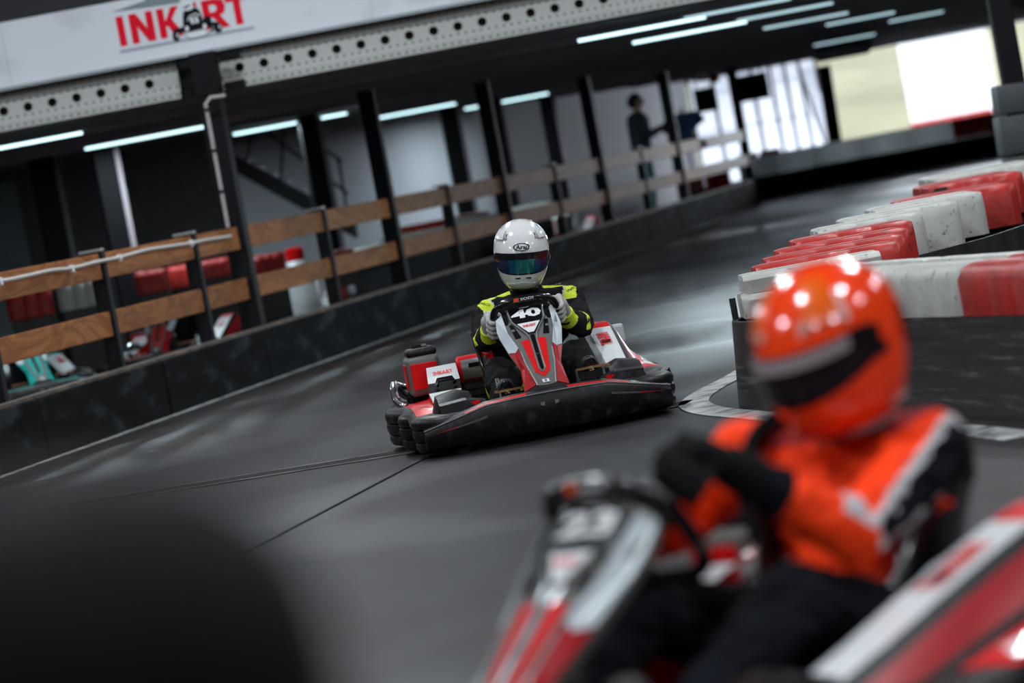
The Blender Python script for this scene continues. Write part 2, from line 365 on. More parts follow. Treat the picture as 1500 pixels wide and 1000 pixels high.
for cx, cy in ((775,262),(938,240)):
    q = sp(150+cx/6.25, cy/6.25); flat('logo_shoe', ell(q[0],q[1],.016,.022,12), sfo(.0075), SWH, sg)
flat('logo_helmet', spx([(735,45),(760,20),(800,15),(830,40),(825,80),(790,98),(755,90)]), sfo(.006), SWH, sg)
flat('logo_visor', spx([(735,68),(800,40),(800,58),(760,78)]), sfo(.0075), SBLK, sg)
flat('logo_collar', spx([(820,45),(835,15),(860,35),(850,65)]), sfo(.006), SRED, sg)
flat('logo_plate', spx([(800,165),(870,150),(885,205),(815,220)]), sfo(.007), SWH, sg)
MB().tube([sf(*sp(150+a/6.25,b/6.25),.009) for a,b in ((780,190),(800,150),(850,125),(895,140))],.006,6).build('logo_wheel', SWH, sg)
MB().tube([sf(*sp(150+a/6.25,b/6.25),.009) for a,b in ((740,300),(810,345),(930,320),(1000,265))],.006,6).build('logo_bumper', SWH, sg)
for cx, cy, a, b in ((675,330,34,52),(1058,250,40,52),(1000,260,18,30)):
    q = sp(150+cx/6.25, cy/6.25); flat('logo_tyre', ell(q[0],q[1],a/6.25/186,b/6.25/186,14), sfo(.006), SBLK, sg)
for cx, cy in ((690,325),(1075,245)):
    q = sp(150+cx/6.25, cy/6.25); flat('logo_rim', ell(q[0],q[1],.012,.022,10), sfo(.0075), SLG, sg)
q = sp(150+843/6.25,185/6.25); lettering('logo_number','1',lambda a,b: sf(q[0]+a,q[1]+b,.0095),.02,.035,SGR,sg,.03)
# ------------------------------------------------------------ steel columns, fence, barriers
COLM = M('black_steel_paint', (.007,.007,.009), .6, var=.2, scale=3, spec=.15)
CY = [33.25, 39.2, 45.3, 52.4, 59.7, 68.0]
cn = ['black steel column with pale conduit standing at the sign board', 'second black steel column along the wooden fence', 'third black steel column along the wooden fence, behind the white helmet',
      'fourth black steel column along the wooden fence', 'fifth black steel column, beside the man in dark clothes', 'black steel column at the far end of the wooden fence']
for i, Y in enumerate(CY):
    t = thing('steel_column', cn[i], 'column', (FX(Y,.0), Y, 0), math.atan2(-.185,1), 'columns along the fence')
    w = .17 if i else .19
    MB().rbox((0,0,1.17),(w*.9,w*.9,2.34),.012,2).build('column_shaft', COLM, t)
    MB().box((0,0,.02),(.17,.3,.03)).build('foot_plate', COLM, t); i and MB().box((0,0,2.325),(.28,.28,.03)).build('head_plate', COLM, t)
    if i == 0:
        MB().box((0,0,zb(2.62)/2+1.17),(w,w,zb(2.62)-2.34)).build('column_head', COLM, t)
        for s in (-1,1): MB().box((s*.17,.20,2.62),(.16,.10,.07)).box((s*.17,.20,2.38),(.16,.10,.07)).build('beam_bracket', COLM, t)
CNP = M('pale_conduit', (.42,.40,.40), .5, var=.1)
cx = FX(33.25,-.02)
t = thing('cable_conduit', 'pale plastic conduit running down the front of the first column', 'conduit')
MB().tube([at(334,333,33.0), at(301,152,33.0), at(308,143,33.03), at(330,140,33.06)], .016, 8).build('conduit_pipe', CNP, t)
for py in (160,220,280): 
    q = at(303+(py-150)*.17,py,33.0); MB().box(q,(.05,.05,.02)).build('pipe_clip', COLM, t)
t = thing('white_cable', 'white cable slung along the upper fence board and tied at intervals', 'cable')
cpts = [(-90,428),(0,412),(40,404),(75,396),(105,393),(140,384),(175,377),(215,366),(255,360),(280,356),(300,352),(338,346)]
cp = []
for px, py in cpts:
    d = ray(px, py); Yc = (-3.37-.185*26.04+.075)/(d.x/d.y-.185); cp.append(at(px,py,Yc))
MB().tube(smooth_path(cp,3), .014, 8).build('cable_run', M('cable_white', (.62,.60,.56), .5), t)
for k in (1,4,6,9): MB().box(cp[k],(.03,.05,.05)).build('cable_tie', WHT, t)
WOOD = bpy.data.materials.new('varnished_pine'); WOOD.use_nodes = True
def wood():
    nt = WOOD.node_tree; b = nt.nodes['Principled BSDF']; L = nt.links.new; tc = nt.nodes.new('ShaderNodeTexCoord'); oi = nt.nodes.new('ShaderNodeObjectInfo')
    mp = nt.nodes.new('ShaderNodeMapping'); mp.inputs['Scale'].default_value = (4,.7,4); L(tc.outputs['Object'], mp.inputs[0])
    cmb = nt.nodes.new('ShaderNodeVectorMath'); cmb.operation = 'ADD'; L(mp.outputs[0], cmb.inputs[0]); sc = nt.nodes.new('ShaderNodeVectorMath'); sc.operation = 'SCALE'; sc.inputs[0].default_value = (9,5,7); L(oi.outputs['Random'], sc.inputs['Scale']); L(sc.outputs[0], cmb.inputs[1])
    n = nt.nodes.new('ShaderNodeTexNoise'); n.inputs['Scale'].default_value = 1.5; n.inputs['Detail'].default_value = 2; n.inputs['Distortion'].default_value = 1.2; L(cmb.outputs[0], n.inputs[0])
    w = nt.nodes.new('ShaderNodeMath'); w.operation = 'MULTIPLY'; L(n.outputs[0], w.inputs[0]); w.inputs[1].default_value = 9
    fr = nt.nodes.new('ShaderNodeMath'); fr.operation = 'PINGPONG'; L(w.outputs[0], fr.inputs[0]); fr.inputs[1].default_value = 1
    cr = nt.nodes.new('ShaderNodeValToRGB'); e = cr.color_ramp.elements; e[0].color = (.24,.080,.022,1); e[1].color = (.38,.145,.045,1); e[1].position = .8; L(fr.outputs[0], cr.inputs[0])
    hv = nt.nodes.new('ShaderNodeHueSaturation'); L(cr.outputs[0], hv.inputs['Color']); mr = nt.nodes.new('ShaderNodeMapRange'); mr.inputs[3].default_value = .8; mr.inputs[4].default_value = 1.15; L(oi.outputs['Random'], mr.inputs[0]); L(mr.outputs[0], hv.inputs['Value'])
    L(hv.outputs[0], b.inputs['Base Color']); b.inputs['Roughness'].default_value = .6; b.inputs['Specular IOR Level'].default_value = .12
wood()
fence = thing('wooden_fence', 'two-rail fence of varnished brown boards between black steel posts', 'fence')
PY_ = [26.35, 29.15, 31.75, 36.3, 42.1, 48.8, 56.0]
for Y in PY_:
    p = MB().rbox((FX(Y),Y,.63),(.11,.10,1.26),.008,1,FROT).build('post', COLM, fence)
    MB().box((FX(Y)-.03,Y,1.268),(.16,.10,.018),FROT).build('post_cap', M('cap_grey',(.32,.33,.33),.4), p)
    for z in (1.20,1.10,.79,.69):
        MB().cyl(Vector((FX(Y),Y,z))+FN*.03-FD*.055, Vector((FX(Y),Y,z))+FN*.03-FD*.075, .012, n=8).build('bolt', CHR, p)
allp = sorted([(y,.07) for y in PY_]+[(y,.10) for y in CY[:5]]+[(22.6,.07)]+[(68.0,.1)])
BRD = {}
for (a, wa), (b, wb) in zip(allp[:-1], allp[1:]):
    if a > 60: continue
    L0, L1 = a+wa, b-wb; mid = (L0+L1)/2; ln = (L1-L0)*1.017
    for z0, z1 in ((1.06,1.243),(.65,.825)):
        o = MB().rbox((0,0,0),(.034,ln,z1-z0),.004,1).build('board', WOOD, fence); o.location = (FX(mid,.02),mid,(z0+z1)/2); o.rotation_euler = (0,0,math.atan2(-.185,1))
# track barrier below the fence: dark panels with a wooden sill
PAN = M('dark_barrier_sheet', (.007,.0078,.009), .8, var=.4, scale=2.0, stretch=(1,1,3), dirt=(.030,.036,.040), dirt_amt=.2, dscale=1.6, bump=.1, bscale=20, spec=.04)
bar = thing('track_barrier', 'long dark scuffed barrier wall under the wooden fence', 'barrier')
ys = list(np.arange(17.2, 67, 3.08))
for a, b in zip(ys[:-1], ys[1:]):
    m = (a+b)/2; o = MB().rbox((0,0,0),(.05,(b-a)*1.017-.025,.40),.012,1).build('barrier_panel', PAN, bar); o.location = (FX(m,.20+random.uniform(-.006,.006)),m,.20); o.rotation_euler = (0,0,math.atan2(-.185,1))
    o = MB().box((0,0,0),(.10,(b-a)*1.017-.02,.022)).build('sill', M('dirty_sill',(.13,.085,.055),.6,var=.5,scale=4,dirt=(.03,.03,.03),dirt_amt=.6,dscale=3), bar); o.location = (FX(m,.152),m,.40+.012); o.rotation_euler = (0,0,math.atan2(-.185,1))
# guide rails on the pit floor behind the fence
RAIL = M('pit_rail_paint', (.30,.38,.42), .4, var=.1)
for k, (off, z, lab) in enumerate(((-.30,.34,'pale blue metal guide rail close behind the fence'),(-.48,.30,'second pale blue guide rail lying farther behind the fence'))):
    t = thing('guide_rail', lab, 'rail', group='pit guide rails')
    o = MB().rbox((0,0,0),(.05,31,.07),.01,1).build('rail_bar', RAIL, t); o.location = (FX(40.5,off),40.5,z); o.rotation_euler = (0,0,math.atan2(-.185,1))
    for Y in np.arange(25,56,2.6): MB().box((FX(Y,off),Y,z/2),(.05,.05,z)).build('rail_foot', STE, t)

# tube lights under the low deck
TUB = M('lit_tube', (.8,.9,.95), .4, emit=(.62,.93,1.0), estr=2.2); TUD = M('dim_lit_tube', (.7,.8,.85), .4, emit=(.62,.9,1.0), estr=.75); HOU = M('lamp_housing', (.35,.37,.38), .5)
tl = [(35,210,1.0,'at the far left under the sign'),(220,200,1.3,'left of the conduit column'),(425,181,1.3,'between first and second fence columns'),(600,164,1.2,'right of the second fence column'),(742,148,1.2,'right of the third fence column'),
      (180,253,1.2,'low and far behind the conduit column, the left one'),(275,243,1.2,'low and far behind the conduit column, the right one'),(690,178,1.2,'partly behind the third fence column, far back'),
      (940,42,1.1,'over the track, first in the front row'),(1010,47,1.1,'over the track, second in the front row'),(1150,17,.9,'over the track near the top edge'),(1180,30,.9,'over the track, middle of the cluster'),(1260,27,.8,'over the track, right of the cluster middle'),(1342,24,.7,'over the track, rightmost of the cluster'),(1237,58,.9,'over the track, lowest of the cluster, by the arrow sign'),(1080,12,.9,'over the track above the last fence column')]
for px, py, ln, lab in tl:
    c = gz(px,py,2.262); t = thing('tube_light', 'thin glowing tube light '+lab, 'lamp', c, 0, 'tube lights under the deck')
    MB().rbox((0,0,.028),(ln+.06,.09,.035),.006,1).build('housing', HOU, t)
    MB().cyl((-ln/2,0,0),(ln/2,0,0),.017,n=10).build('tube', TUB if px < 1040 else TUD, t)
    l = area('tube_glow',(0,0,0),(0,0,-1),ln,50 if px > 850 else 42,(.75,.93,1.0),'RECTANGLE',.05); l.parent = t; l.location = (0,0,-.03); l.rotation_euler = (0,0,0)

# ------------------------------------------------------------ pit area behind the fence
PLW = M('pit_wall_white', (.68,.68,.74), .8, var=.06, scale=.5); DWL = M('pit_wall_dark', (.19,.193,.20), .8, var=.1)
def wall_px(name, a, b, z1, mat, label, th=.12):       # vertical wall between two plan points
    a, b = Vector(a), Vector(b); d = b-a; c = (a+b)/2
    return struct(name, MB().box((c.x,c.y,z1/2),(d.length,th,z1),Matrix.Rotation(math.atan2(d.y,d.x),3,'Z')), mat, label, 'wall')
pA = at(-80,300,46).xy; pB = at(335,260,46.0).xy; pC = at(335,250,55).xy; pD = at(700,230,60).xy; pE = at(1010,190,74).xy
wall_px('wall_pit_left', pA, pB, 2.4, DWL, 'dark grey pit wall at the left behind the fence')
wall_px('wall_pit_return', pB, pC, 2.4, DWL, 'short dark return wall beside the stairs')
wall_px('wall_pit_middle', pC, pD, 2.4, PLW, 'pale pit wall behind the metal stairs')
wall_px('wall_pit_right', pD, pE, 2.4, PLW, 'pale wall behind the standing man')
q = at(-5,340,45.6); MB_ = MB().box((q.x,45.6,1.1),(.62,.06,2.2)); o = MB_.build('wall_panel', M('teal_grey_panel',(.34,.42,.44),.6,var=.1), None); tag(o,'pale teal wall panel standing against the dark pit wall','panel')
def pit_column(px, Y, w, mat, lab):
    q = at(px,250,Y); t = thing('pit_column', lab, 'column', (q.x,Y,0), .2, 'columns inside the pit area')
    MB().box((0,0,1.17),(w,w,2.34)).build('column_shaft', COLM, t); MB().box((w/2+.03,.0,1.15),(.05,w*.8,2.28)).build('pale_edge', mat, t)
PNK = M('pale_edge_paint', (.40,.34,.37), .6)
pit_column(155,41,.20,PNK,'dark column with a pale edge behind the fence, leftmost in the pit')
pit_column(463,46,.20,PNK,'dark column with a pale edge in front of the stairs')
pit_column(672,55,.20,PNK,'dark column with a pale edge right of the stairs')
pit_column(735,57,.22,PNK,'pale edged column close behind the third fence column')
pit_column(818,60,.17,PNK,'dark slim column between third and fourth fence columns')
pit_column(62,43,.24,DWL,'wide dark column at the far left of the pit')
# metal stairs
st = thing('metal_stairs', 'dark steel staircase with handrails going down to the right behind the fence', 'stairs')
SY_ = 51.0
s0, s1 = at(338,236,SY_), at(520,336,SY_)
for dy in (0,.9): MB().loft([[Vector((p.x,SY_+dy-.03,p.z-.12)),Vector((p.x,SY_+dy+.03,p.z-.12)),Vector((p.x,SY_+dy+.03,p.z+.10)),Vector((p.x,SY_+dy-.03,p.z+.10))] for p in (s0,s1)]).build('stringer', STE, st)
for k in range(9):
    p = s0.lerp(s1,(k+.5)/9); MB().box((p.x,SY_+.45,p.z+.04),(.24,.86,.03)).build('tread', M('tread_grey',(.16,.17,.18),.5), st)
up = Vector((0,0,1))
for h in (.85,.45):
    MB().tube([s0+up*h+Vector((.35,0,0)), s1+up*h],.02,6).build('handrail', STE, st)
for k in range(4):
    p = s0.lerp(s1,.12+.28*k); MB().cyl(p, p+up*.88+Vector((.35*(1-(.12+.28*k)),0,0)),.02,n=6).build('baluster', STE, st)
# plastic barrier blocks
def block_mesh(L, Wd, Hh, ridges=2):
    mb = MB()
    # cross-section swept along the length with rounded shoulders and recessed grooves on top
    prof = [(-Wd/2,0.0),(-Wd/2-.0,Hh*.72),(-Wd/2+.03,Hh*.93),(-Wd/2+.07,Hh)]
    if ridges == 2: prof += [(-.05,Hh),(-.035,Hh-.022),(.035,Hh-.022),(.05,Hh)]
    prof += [(Wd/2-.07,Hh),(Wd/2-.03,Hh*.93),(Wd/2,Hh*.72),(Wd/2,0.0)]
    secs = []
    for x, s in ((-L/2,.86),(-L/2+.015,.94),(-L/2+.05,1),(-L*.17,1),(-L*.16,.985),(-L*.13,.985),(-L*.12,1),(L*.12,1),(L*.13,.985),(L*.16,.985),(L*.17,1),(L/2-.05,1),(L/2-.015,.94),(L/2,.86)):
        secs.append([(x, a*s, (b if b < Hh*.5 else Hh*.5+(b-Hh*.5)*(s*.5+.5))) for a, b in prof])
    return mb.loft(secs)
BWH = M('weathered_white_plastic', (.45,.45,.42), .5, var=.15, scale=5, dirt=(.10,.10,.095), dirt_amt=.06, dscale=30, bump=.25, bscale=22, spec=.3)
BRE = M('weathered_red_plastic', (.40,.026,.022), .42, var=.2, scale=7, dirt=(.10,.025,.022), dirt_amt=.12, dscale=30, bump=.25, bscale=22, spec=.2)
BSHARE = {}
BWT = M('translucent_white_plastic', (.62,.66,.66), .5, var=.1, transl=True)
def block(name, c, L, Wd, Hh, rz, red, label, group, wm=None):
    k = (round(L,2),round(Wd,2),round(Hh,2),red,wm is None)
    if k not in BSHARE:
        o = block_mesh(L,Wd,Hh).build(name, BRE if red else (wm or BWH), None, angle=40); BSHARE[k] = o.data
    else:
        o = bpy.data.objects.new(name, BSHARE[k]); COL.objects.link(o)
    o.location = c; o.rotation_euler = (0,0,rz); return tag(o, label, 'barrier block', group)
# blocks lying in the pit, seen through the fence
def based_block(c, L, Wd, Hh, rz, red, label, group, base=STE):      # a block carried by its own stand
    t = thing('barrier_block', label, 'barrier block', (c[0],c[1],0), rz, group); z = max(c[2],0)
    k = (round(L,2),round(Wd,2),round(Hh,2),red)
    if k not in BSHARE: o = block_mesh(L,Wd,Hh).build('block_shell', BRE if red else BWH, t, angle=40); BSHARE[k] = o.data
    else: o = bpy.data.objects.new('block_shell', BSHARE[k]); COL.objects.link(o); o.parent = t
    o.location = (0,0,z+.002)
    if z > .03: MB().rbox((0,0,z/2),(L*.9,Wd*.85,z),.01,1).build('stand', base, t)
    return t
def pit_block(px, py, Y, L, Hh, red, lab, rz=0.1):
    p = at(px, py, Y); based_block((p.x,p.y,p.z-Hh),L,.4,Hh,rz,red,lab,'barrier blocks stored in the pit')
pit_block(40,424,40,.45,.28,True,'dull red plastic block at the far left behind the fence')
pit_block(112,410,40,.42,.28,False,'white plastic block at the far left behind the fence')
pit_block(218,396,40,.30,.22,True,'red plastic block left of the second fence post')
pit_block(264,388,40.6,.28,.22,True,'red plastic block right of the second fence post')
pit_block(312,380,40.2,.30,.18,True,'red plastic block left of the conduit column')
pit_block(392,372,40,.30,.22,True,'dark red plastic block right of the conduit column')
pit_block(496,366,44,.30,.14,True,'small red plastic block below the stairs')
pit_block(548,360,47,.65,.16,False,'white plastic block at the foot of the stairs')
pit_block(640,322,50,1.25,.20,True,'long red plastic barrier behind the fence, right of second column')
pit_block(630,336,49,1.2,.12,False,'long white plastic barrier in front of the long red one')
pit_block(700,316,49.5,.6,.14,False,'white plastic block behind the third fence column')
pit_block(775,300,53,.55,.12,False,'white plastic block above the white helmet')
q = at(432,374,41); t = thing('white_barrel','white barrel with a red lid standing behind the fence','barrel',(q.x,q.y,0))
MB().lathe([(0,0),(.17,0),(.18,.3),(.17,.62),(.11,.78),(.09,.80)],(0,0,0),n=18).build('barrel_body', WHT, t, angle=40); MB().lathe([(.095,.79),(.10,.90),(.06,.93),(0,.93)],(0,0,0),n=14).build('barrel_lid', RED, t, angle=40)
# red block wall where the fence ends
for k, px in enumerate((1012,1048)):
    p = at(px,262-8*k,67.2); based_block((p.x,67.2,.36),.36,.4,.34,.1,True,('left' if k==0 else 'right')+' dark red block of the pair at the far end of the fence','red blocks at the fence end',PAN)
# man standing on a low platform behind the fence
mx_, my_ = at(946,250,60.2).x, 60.2
t = thing('low_platform','low dark platform the man behind the fence stands on','platform',(mx_,my_+.2,0)); MB().rbox((0,0,.14),(.8,.8,.28),.01,1).build('platform_top', STE, t); MB().box((0,-.41,.14),(.8,.02,.2)).build('platform_skirt', COLM, t)
# ------------------------------------------------------------ far end: translucent panels, open gateway, far barrier
YW = 76.0
TRL = M('translucent_sheet', (.93,.94,.98), .5, transl=True)
def xw(px): return at(px,150,YW).x
t = thing('window_1','row of bright translucent wall sheets beside the open gateway','window'); t['kind'] = 'structure'
edges = [1012,1048,1078,1108,1136,1158,1180,1204]
for a, b in zip(edges[:-1], edges[1:]):
    x0, x1 = xw(a)+.015, xw(b)-.015; MB().box(((x0+x1)/2,YW,1.2),(x1-x0,.02,2.3)).build('pane', TRL, t)
for e in edges: MB().box((xw(e),YW,1.2),(.035,.08,2.4)).build('window_frame', COLM, t)
for z in (.6,1.3,2.0): MB().box(((xw(1012)+xw(1204))/2,YW+.05,z),(xw(1204)-xw(1012),.02,.02)).build('window_rail', GRY, t)
# white sheet leaning by the gateway and dark mullions
def leaning(px0, px1, y0, y1, Y, mat, lab):
    a, b = at(px0,y0,Y), at(px1,y1,Y); t = thing('leaning_panel', lab, 'panel'); mb = MB()
    mb.loft([[p+Vector((-.10,0,0)),p+Vector((.10,0,0)),p+Vector((.10,.05,0)),p+Vector((-.10,.05,0))] for p in (a,b)]).build('panel_sheet', mat, t)
    mb = MB(); mb.loft([[p+Vector((-.14,-.01,0)),p+Vector((-.10,-.01,0)),p+Vector((-.10,.06,0)),p+Vector((-.14,.06,0))] for p in (a,b)]).build('panel_edge', GRY, t)
leaning(1180,1228,100,236,73,TRL,'bright white sheet leaning beside the gateway')
leaning(1208,1230,96,240,72.5,COLM,'dark door leaf edge at the gateway')
wall_px('wall_far_right', (xw(1560),YW), (22,YW), 2.45, PLW, 'pale end wall right of the open gateway')
struct('wall_side_right', MB().box((22,58,1.2),(.2,48,2.5)), PLW, 'pale side wall under the deck far right','wall')
# outside: yard, slope, red barriers
struct('ground_outside', MB().box((14,160,-.12),(160,150,.2)), M('pale_yard',(.55,.52,.48),.8,var=.15,scale=.2), 'sunlit pale yard outside the gateway', 'ground')
hm = MB(); nx, ny = 40, 14; vs = []
for j in range(ny):
    for i in range(nx):
        x, y = -20+90*i/(nx-1), 150+60*j/(ny-1); h = 9.5*(j/(ny-1))**.8 + .8*noise.noise(Vector((x*.15,y*.1,0)))*(j>0); vs.append((x,y,h-.1))
hm.add(vs, [(j*nx+i,j*nx+i+1,(j+1)*nx+i+1,(j+1)*nx+i) for j in range(ny-1) for i in range(nx-1)])
struct('hill', hm, M('dry_grass_slope',(.24,.22,.13),.9,var=.35,scale=.12), 'pale dry grassy slope outside the gateway','hill', smooth=True)
t = thing('white_shed','bright white shed standing outside the gateway','shed',(at(1390,120,110).x,110,0))
MB().rbox((0,0,1.6),(2.1,2.5,3.2),.03,1).build('shed_wall', M('shed_white',(.8,.8,.8),.7), t); MB().box((0,-1.3,3.25),(2.3,.3,.12)).build('shed_eave', GRY, t)
for k, (px, py) in enumerate(((1352,170),(1392,163),(1432,157))):
    p = at(px,py,94); based_block((p.x,94,.36),.60,.4,.30,0,True,['left','middle','right'][k]+' one of three sunlit red blocks outside the gateway','red blocks outside',WHT)
# far barrier: dark panels with blocks on top
fb = thing('far_barrier','dark barrier wall closing the far end of the track','barrier'); FY = 70.4
for k, x in enumerate(np.arange(4.0,16,1.2)): MB().rbox((x,FY,.20),(1.199,.06,.40),.006,1).build('barrier_panel', PAN, fb)
for k, (a, b, red) in enumerate(((1078,1134,False),(1135,1198,False),(1199,1263,False),(1264,1331,False),(1332,1400,False),(1401,1464,True),(1465,1530,False))):
    xa, xb = at(a,220,FY).x, at(b,220,FY).x
    block('barrier_block',((xa+xb)/2,FY+.12,.402),xb-xa-.002,.4,.345,0,red,['white block at the left end of the far barrier','second white block on the far barrier','third white block on the far barrier','fourth white block on the far barrier','fifth white block on the far barrier, under the gateway','dark red block on the far barrier','white block on the far barrier hidden by the padded column'][k],'blocks on the far barrier',BWT)
for k, (px, py) in enumerate(((1095,232),(1128,226))):
    p = at(px,py,71.5); based_block((p.x,71.5,.40),.35,.4,.42,0,True,['bright red block behind the far white blocks','second bright red block behind the far white blocks'][k],'red blocks behind the far barrier',PAN)
# hanging boards and arrow
def hang(px, py, w, h, Y, mat, lab, name='hanging_board'):
    c = at(px,py,Y); t = thing(name, lab, 'board', (c.x,Y,c.z-h/2)); MB().rbox((0,0,h/2),(w,.06,h),.01,1).build('board_panel', mat, t)
    for s in (-1,1): MB().cyl((s*w*.35,0,h),(s*w*.35,0,2.34-c.z+h/2),.012,n=6).build('hanger', STE, t)
hang(1034,146,.36,.38,66,COLM,'small black board hanging beside the last columns')
hang(1100,128,.56,.42,66,COLM,'large black board hanging right of the small one')
hang(1029,111,.22,.18,67.6,WHT,'small pale board hanging above the small black board')
p = at(1047,114,67); t = thing('red_ball_light','small red round lamp hanging from the deck','lamp',(p.x,67,p.z)); MB().ball((0,0,0),.085).build('lamp_globe', DRED, t, smooth=True); MB().cyl((0,0,.08),(0,0,2.34-p.z),.01,n=6).build('lamp_rod', STE, t)
a0 = at(1197,92,61); t = thing('arrow_sign','black arrow-shaped sign hanging under the deck near the gateway','sign',(a0.x,61,a0.z))
MB().prism([(0,0),(.78,0),(.88,.10),(.78,.20),(0,.20)], lambda u,v,w: Vector((u,w,v)), 0,.05).build('arrow_board', COLM, t)
for x in (.15,.65): MB().cyl((x,.025,.19),(x,.025,2.34-a0.z),.01,n=6).build('hanger', STE, t)
# blue jacket on a stand right of the man
p = at(1003,190,62.5); t = thing('blue_cloth','dark blue cloth hung on a pole beside the man','cloth',(p.x,62.5,0))
BLU = M('blue_cloth',(.015,.05,.13),.8,var=.3,scale=6)
secs = []
for k in range(9):
    z = 1.05+.62*k/8; w = .20+.08*math.sin(k*1.3)+.05*(k>5); secs.append([Vector((w*math.cos(a)*(1+.15*math.sin(5*a+k)),.10*math.sin(a),z)) for a in np.linspace(0,2*math.pi,16,endpoint=False)])
MB().loft(secs).build('cloth_folds', BLU, t, smooth=True); MB().cyl((0,0,0),(0,0,1.75),.02,n=8).build('stand_pole', STE, t)
# right column with pads, standing under the deck edge
rc = at(1462,60,BY-.4); t = thing('padded_column','thick black column wrapped in grey pads at the right behind the island barrier','column',(rc.x+.06,BY-.4,0))
MB().rbox((0,0,1.17),(.18,.18,2.34),.012,2).build('column_shaft', COLM, t)
PAD = M('grey_pad',(.055,.060,.066),.55,var=.1,scale=4,bump=.2,bscale=10)
z = 0
for k, h in enumerate((.35,.30,.33,.25)):
    MB().rbox((.02*(k%2),0,z+h/2),(.42-.01*k,.42,h-.012),.02,2,Matrix.Rotation(.03*(k-1),3,'Y')).build('pad', PAD, t, angle=40); z += h

# ------------------------------------------------------------ island barrier on the right
isl = thing('island_barrier','dark scuffed rubber wall wrapping the rounded nose of the hairpin island','barrier')
RUB = bpy.data.materials.new('scuffed_rubber_sheet'); RUB.use_nodes = True
def rub():
    nt = RUB.node_tree; b = nt.nodes['Principled BSDF']; L = nt.links.new; tc = nt.nodes.new('ShaderNodeTexCoord'); mp = nt.nodes.new('ShaderNodeMapping'); mp.inputs['Scale'].default_value = (1.0,.45,11); L(tc.outputs['Object'], mp.inputs[0])
    n = nt.nodes.new('ShaderNodeTexNoise'); n.inputs['Scale'].default_value = 3; n.inputs['Detail'].default_value = 9; n.inputs['Roughness'].default_value = .7; L(mp.outputs[0], n.inputs[0])
    cr = nt.nodes.new('ShaderNodeValToRGB'); e = cr.color_ramp.elements; e[0].position = .40; e[0].color = (.010,.010,.011,1); e[1].position = .70; e[1].color = (.16,.16,.16,1); m = e.new(.56); m.color = (.022,.022,.023,1); L(n.outputs[0], cr.inputs[0]); L(cr.outputs[0], b.inputs['Base Color']); b.inputs['Roughness'].default_value = .5
    bp = nt.nodes.new('ShaderNodeBump'); bp.inputs['Strength'].default_value = .25; bp.inputs['Distance'].default_value = .01; L(n.outputs[0], bp.inputs['Height']); L(bp.outputs[0], b.inputs['Normal'])
rub()
def sheet(name, pts, z0, z1, mat, parent, th=.03, flare=0.0):
    P = [Vector((p[0],p[1],0)) for p in pts]; secs = []
    for i, p in enumerate(P):
        a = P[max(i-1,0)]; b = P[min(i+1,len(P)-1)]; tt = (b-a).normalized(); nr = Vector((-tt.y,tt.x,0))
        secs.append([(p.x,p.y,z0),(p.x+nr.x*th,p.y+nr.y*th,z0),(p.x+nr.x*(th-flare),p.y+nr.y*(th-flare),z1),(p.x-nr.x*flare,p.y-nr.y*flare,z1)])
    return MB().loft(secs).build(name, mat, parent, angle=35)
nose = gz(1088,598); n0 = gz(1403,607); n1 = gz(1500,619)
dirn = (n1.xy-nose.xy).normalized()
p0 = nose.xy+dirn*8.0
pts_near = [p0.lerp(nose.xy+dirn*.25,k/5) for k in range(6)]
B_left = [gz(1092,470,.40), gz(1108,395,.60), gz(1165,350,.60), gz(1240,330,.60), gz(1300,298,.60), gz(1372,266,.60), gz(1440,238,.60)]
curve = smooth_path([Vector((q.x,q.y,0)) for q in [nose.xy+dirn*.25, nose.xy+Vector((-.01,.02)), nose.xy+Vector((.02,.35)), B_left[1].xy+Vector((-.08,.1))]],5)
pts_far = [q.xy+Vector((-.06,0)) for q in B_left[2:]]
sheet('near_wall_sheet', [q.xy for q in [Vector((a.x,a.y,0)) for a in pts_near]+curve[1:]]+pts_far, 0, .40, RUB, isl, -.03, .04)
# inner face of the far wall
B_right = [gz(1318,395,.42), gz(1352,375,.45), gz(1445,345,.47), gz(1520,318,.48), gz(1640,280,.48)]
sheet('inner_wall_sheet', [q.xy for q in B_right], 0, .46, M('inner_black_sheet',(.022,.023,.025),.45,var=.5,scale=3,stretch=(3,3,.5)), isl, .03)
MB().box((nose.x+.06,nose.y+.3,.45),(.03,.03,.10)).build('nose_stake', STE, isl)
# blocks on the near wall
ang = math.atan2(dirn.y,dirn.x); off = Vector((-dirn.y,dirn.x))
if off.x < 0: off = -off
seamY = at(1432,470,15.95); s_red = (seamY.xy-nose.xy).dot(dirn)
lens = [(s_red-2*1.02,s_red-1.02,False),(s_red-1.02,s_red,False),(s_red,s_red+1.02,True),(s_red+1.02,s_red+2.04,False),(s_red+2.04,s_red+3.06,True)]
lens = [(.78,s_red-2.04,False)]+lens if s_red-2.04 > .5 else lens
for k,(a,b,red) in enumerate(lens):
    c = nose.xy+dirn*((a+b)/2)+off*.24
    block('barrier_block',(c.x,c.y,.402),b-a-.012,.40,.20,ang,red,('red' if red else 'white')+' weathered block on the near island wall, number '+['one','two','three','four','five','six'][k]+' from the nose','blocks on the near island wall')
    o = MB().rbox((0,0,.2),(b-a-.1,.28,.39),.01,1).build('inner_support', STE, isl); o.location = (c.x,c.y,0); o.rotation_euler = (0,0,ang)
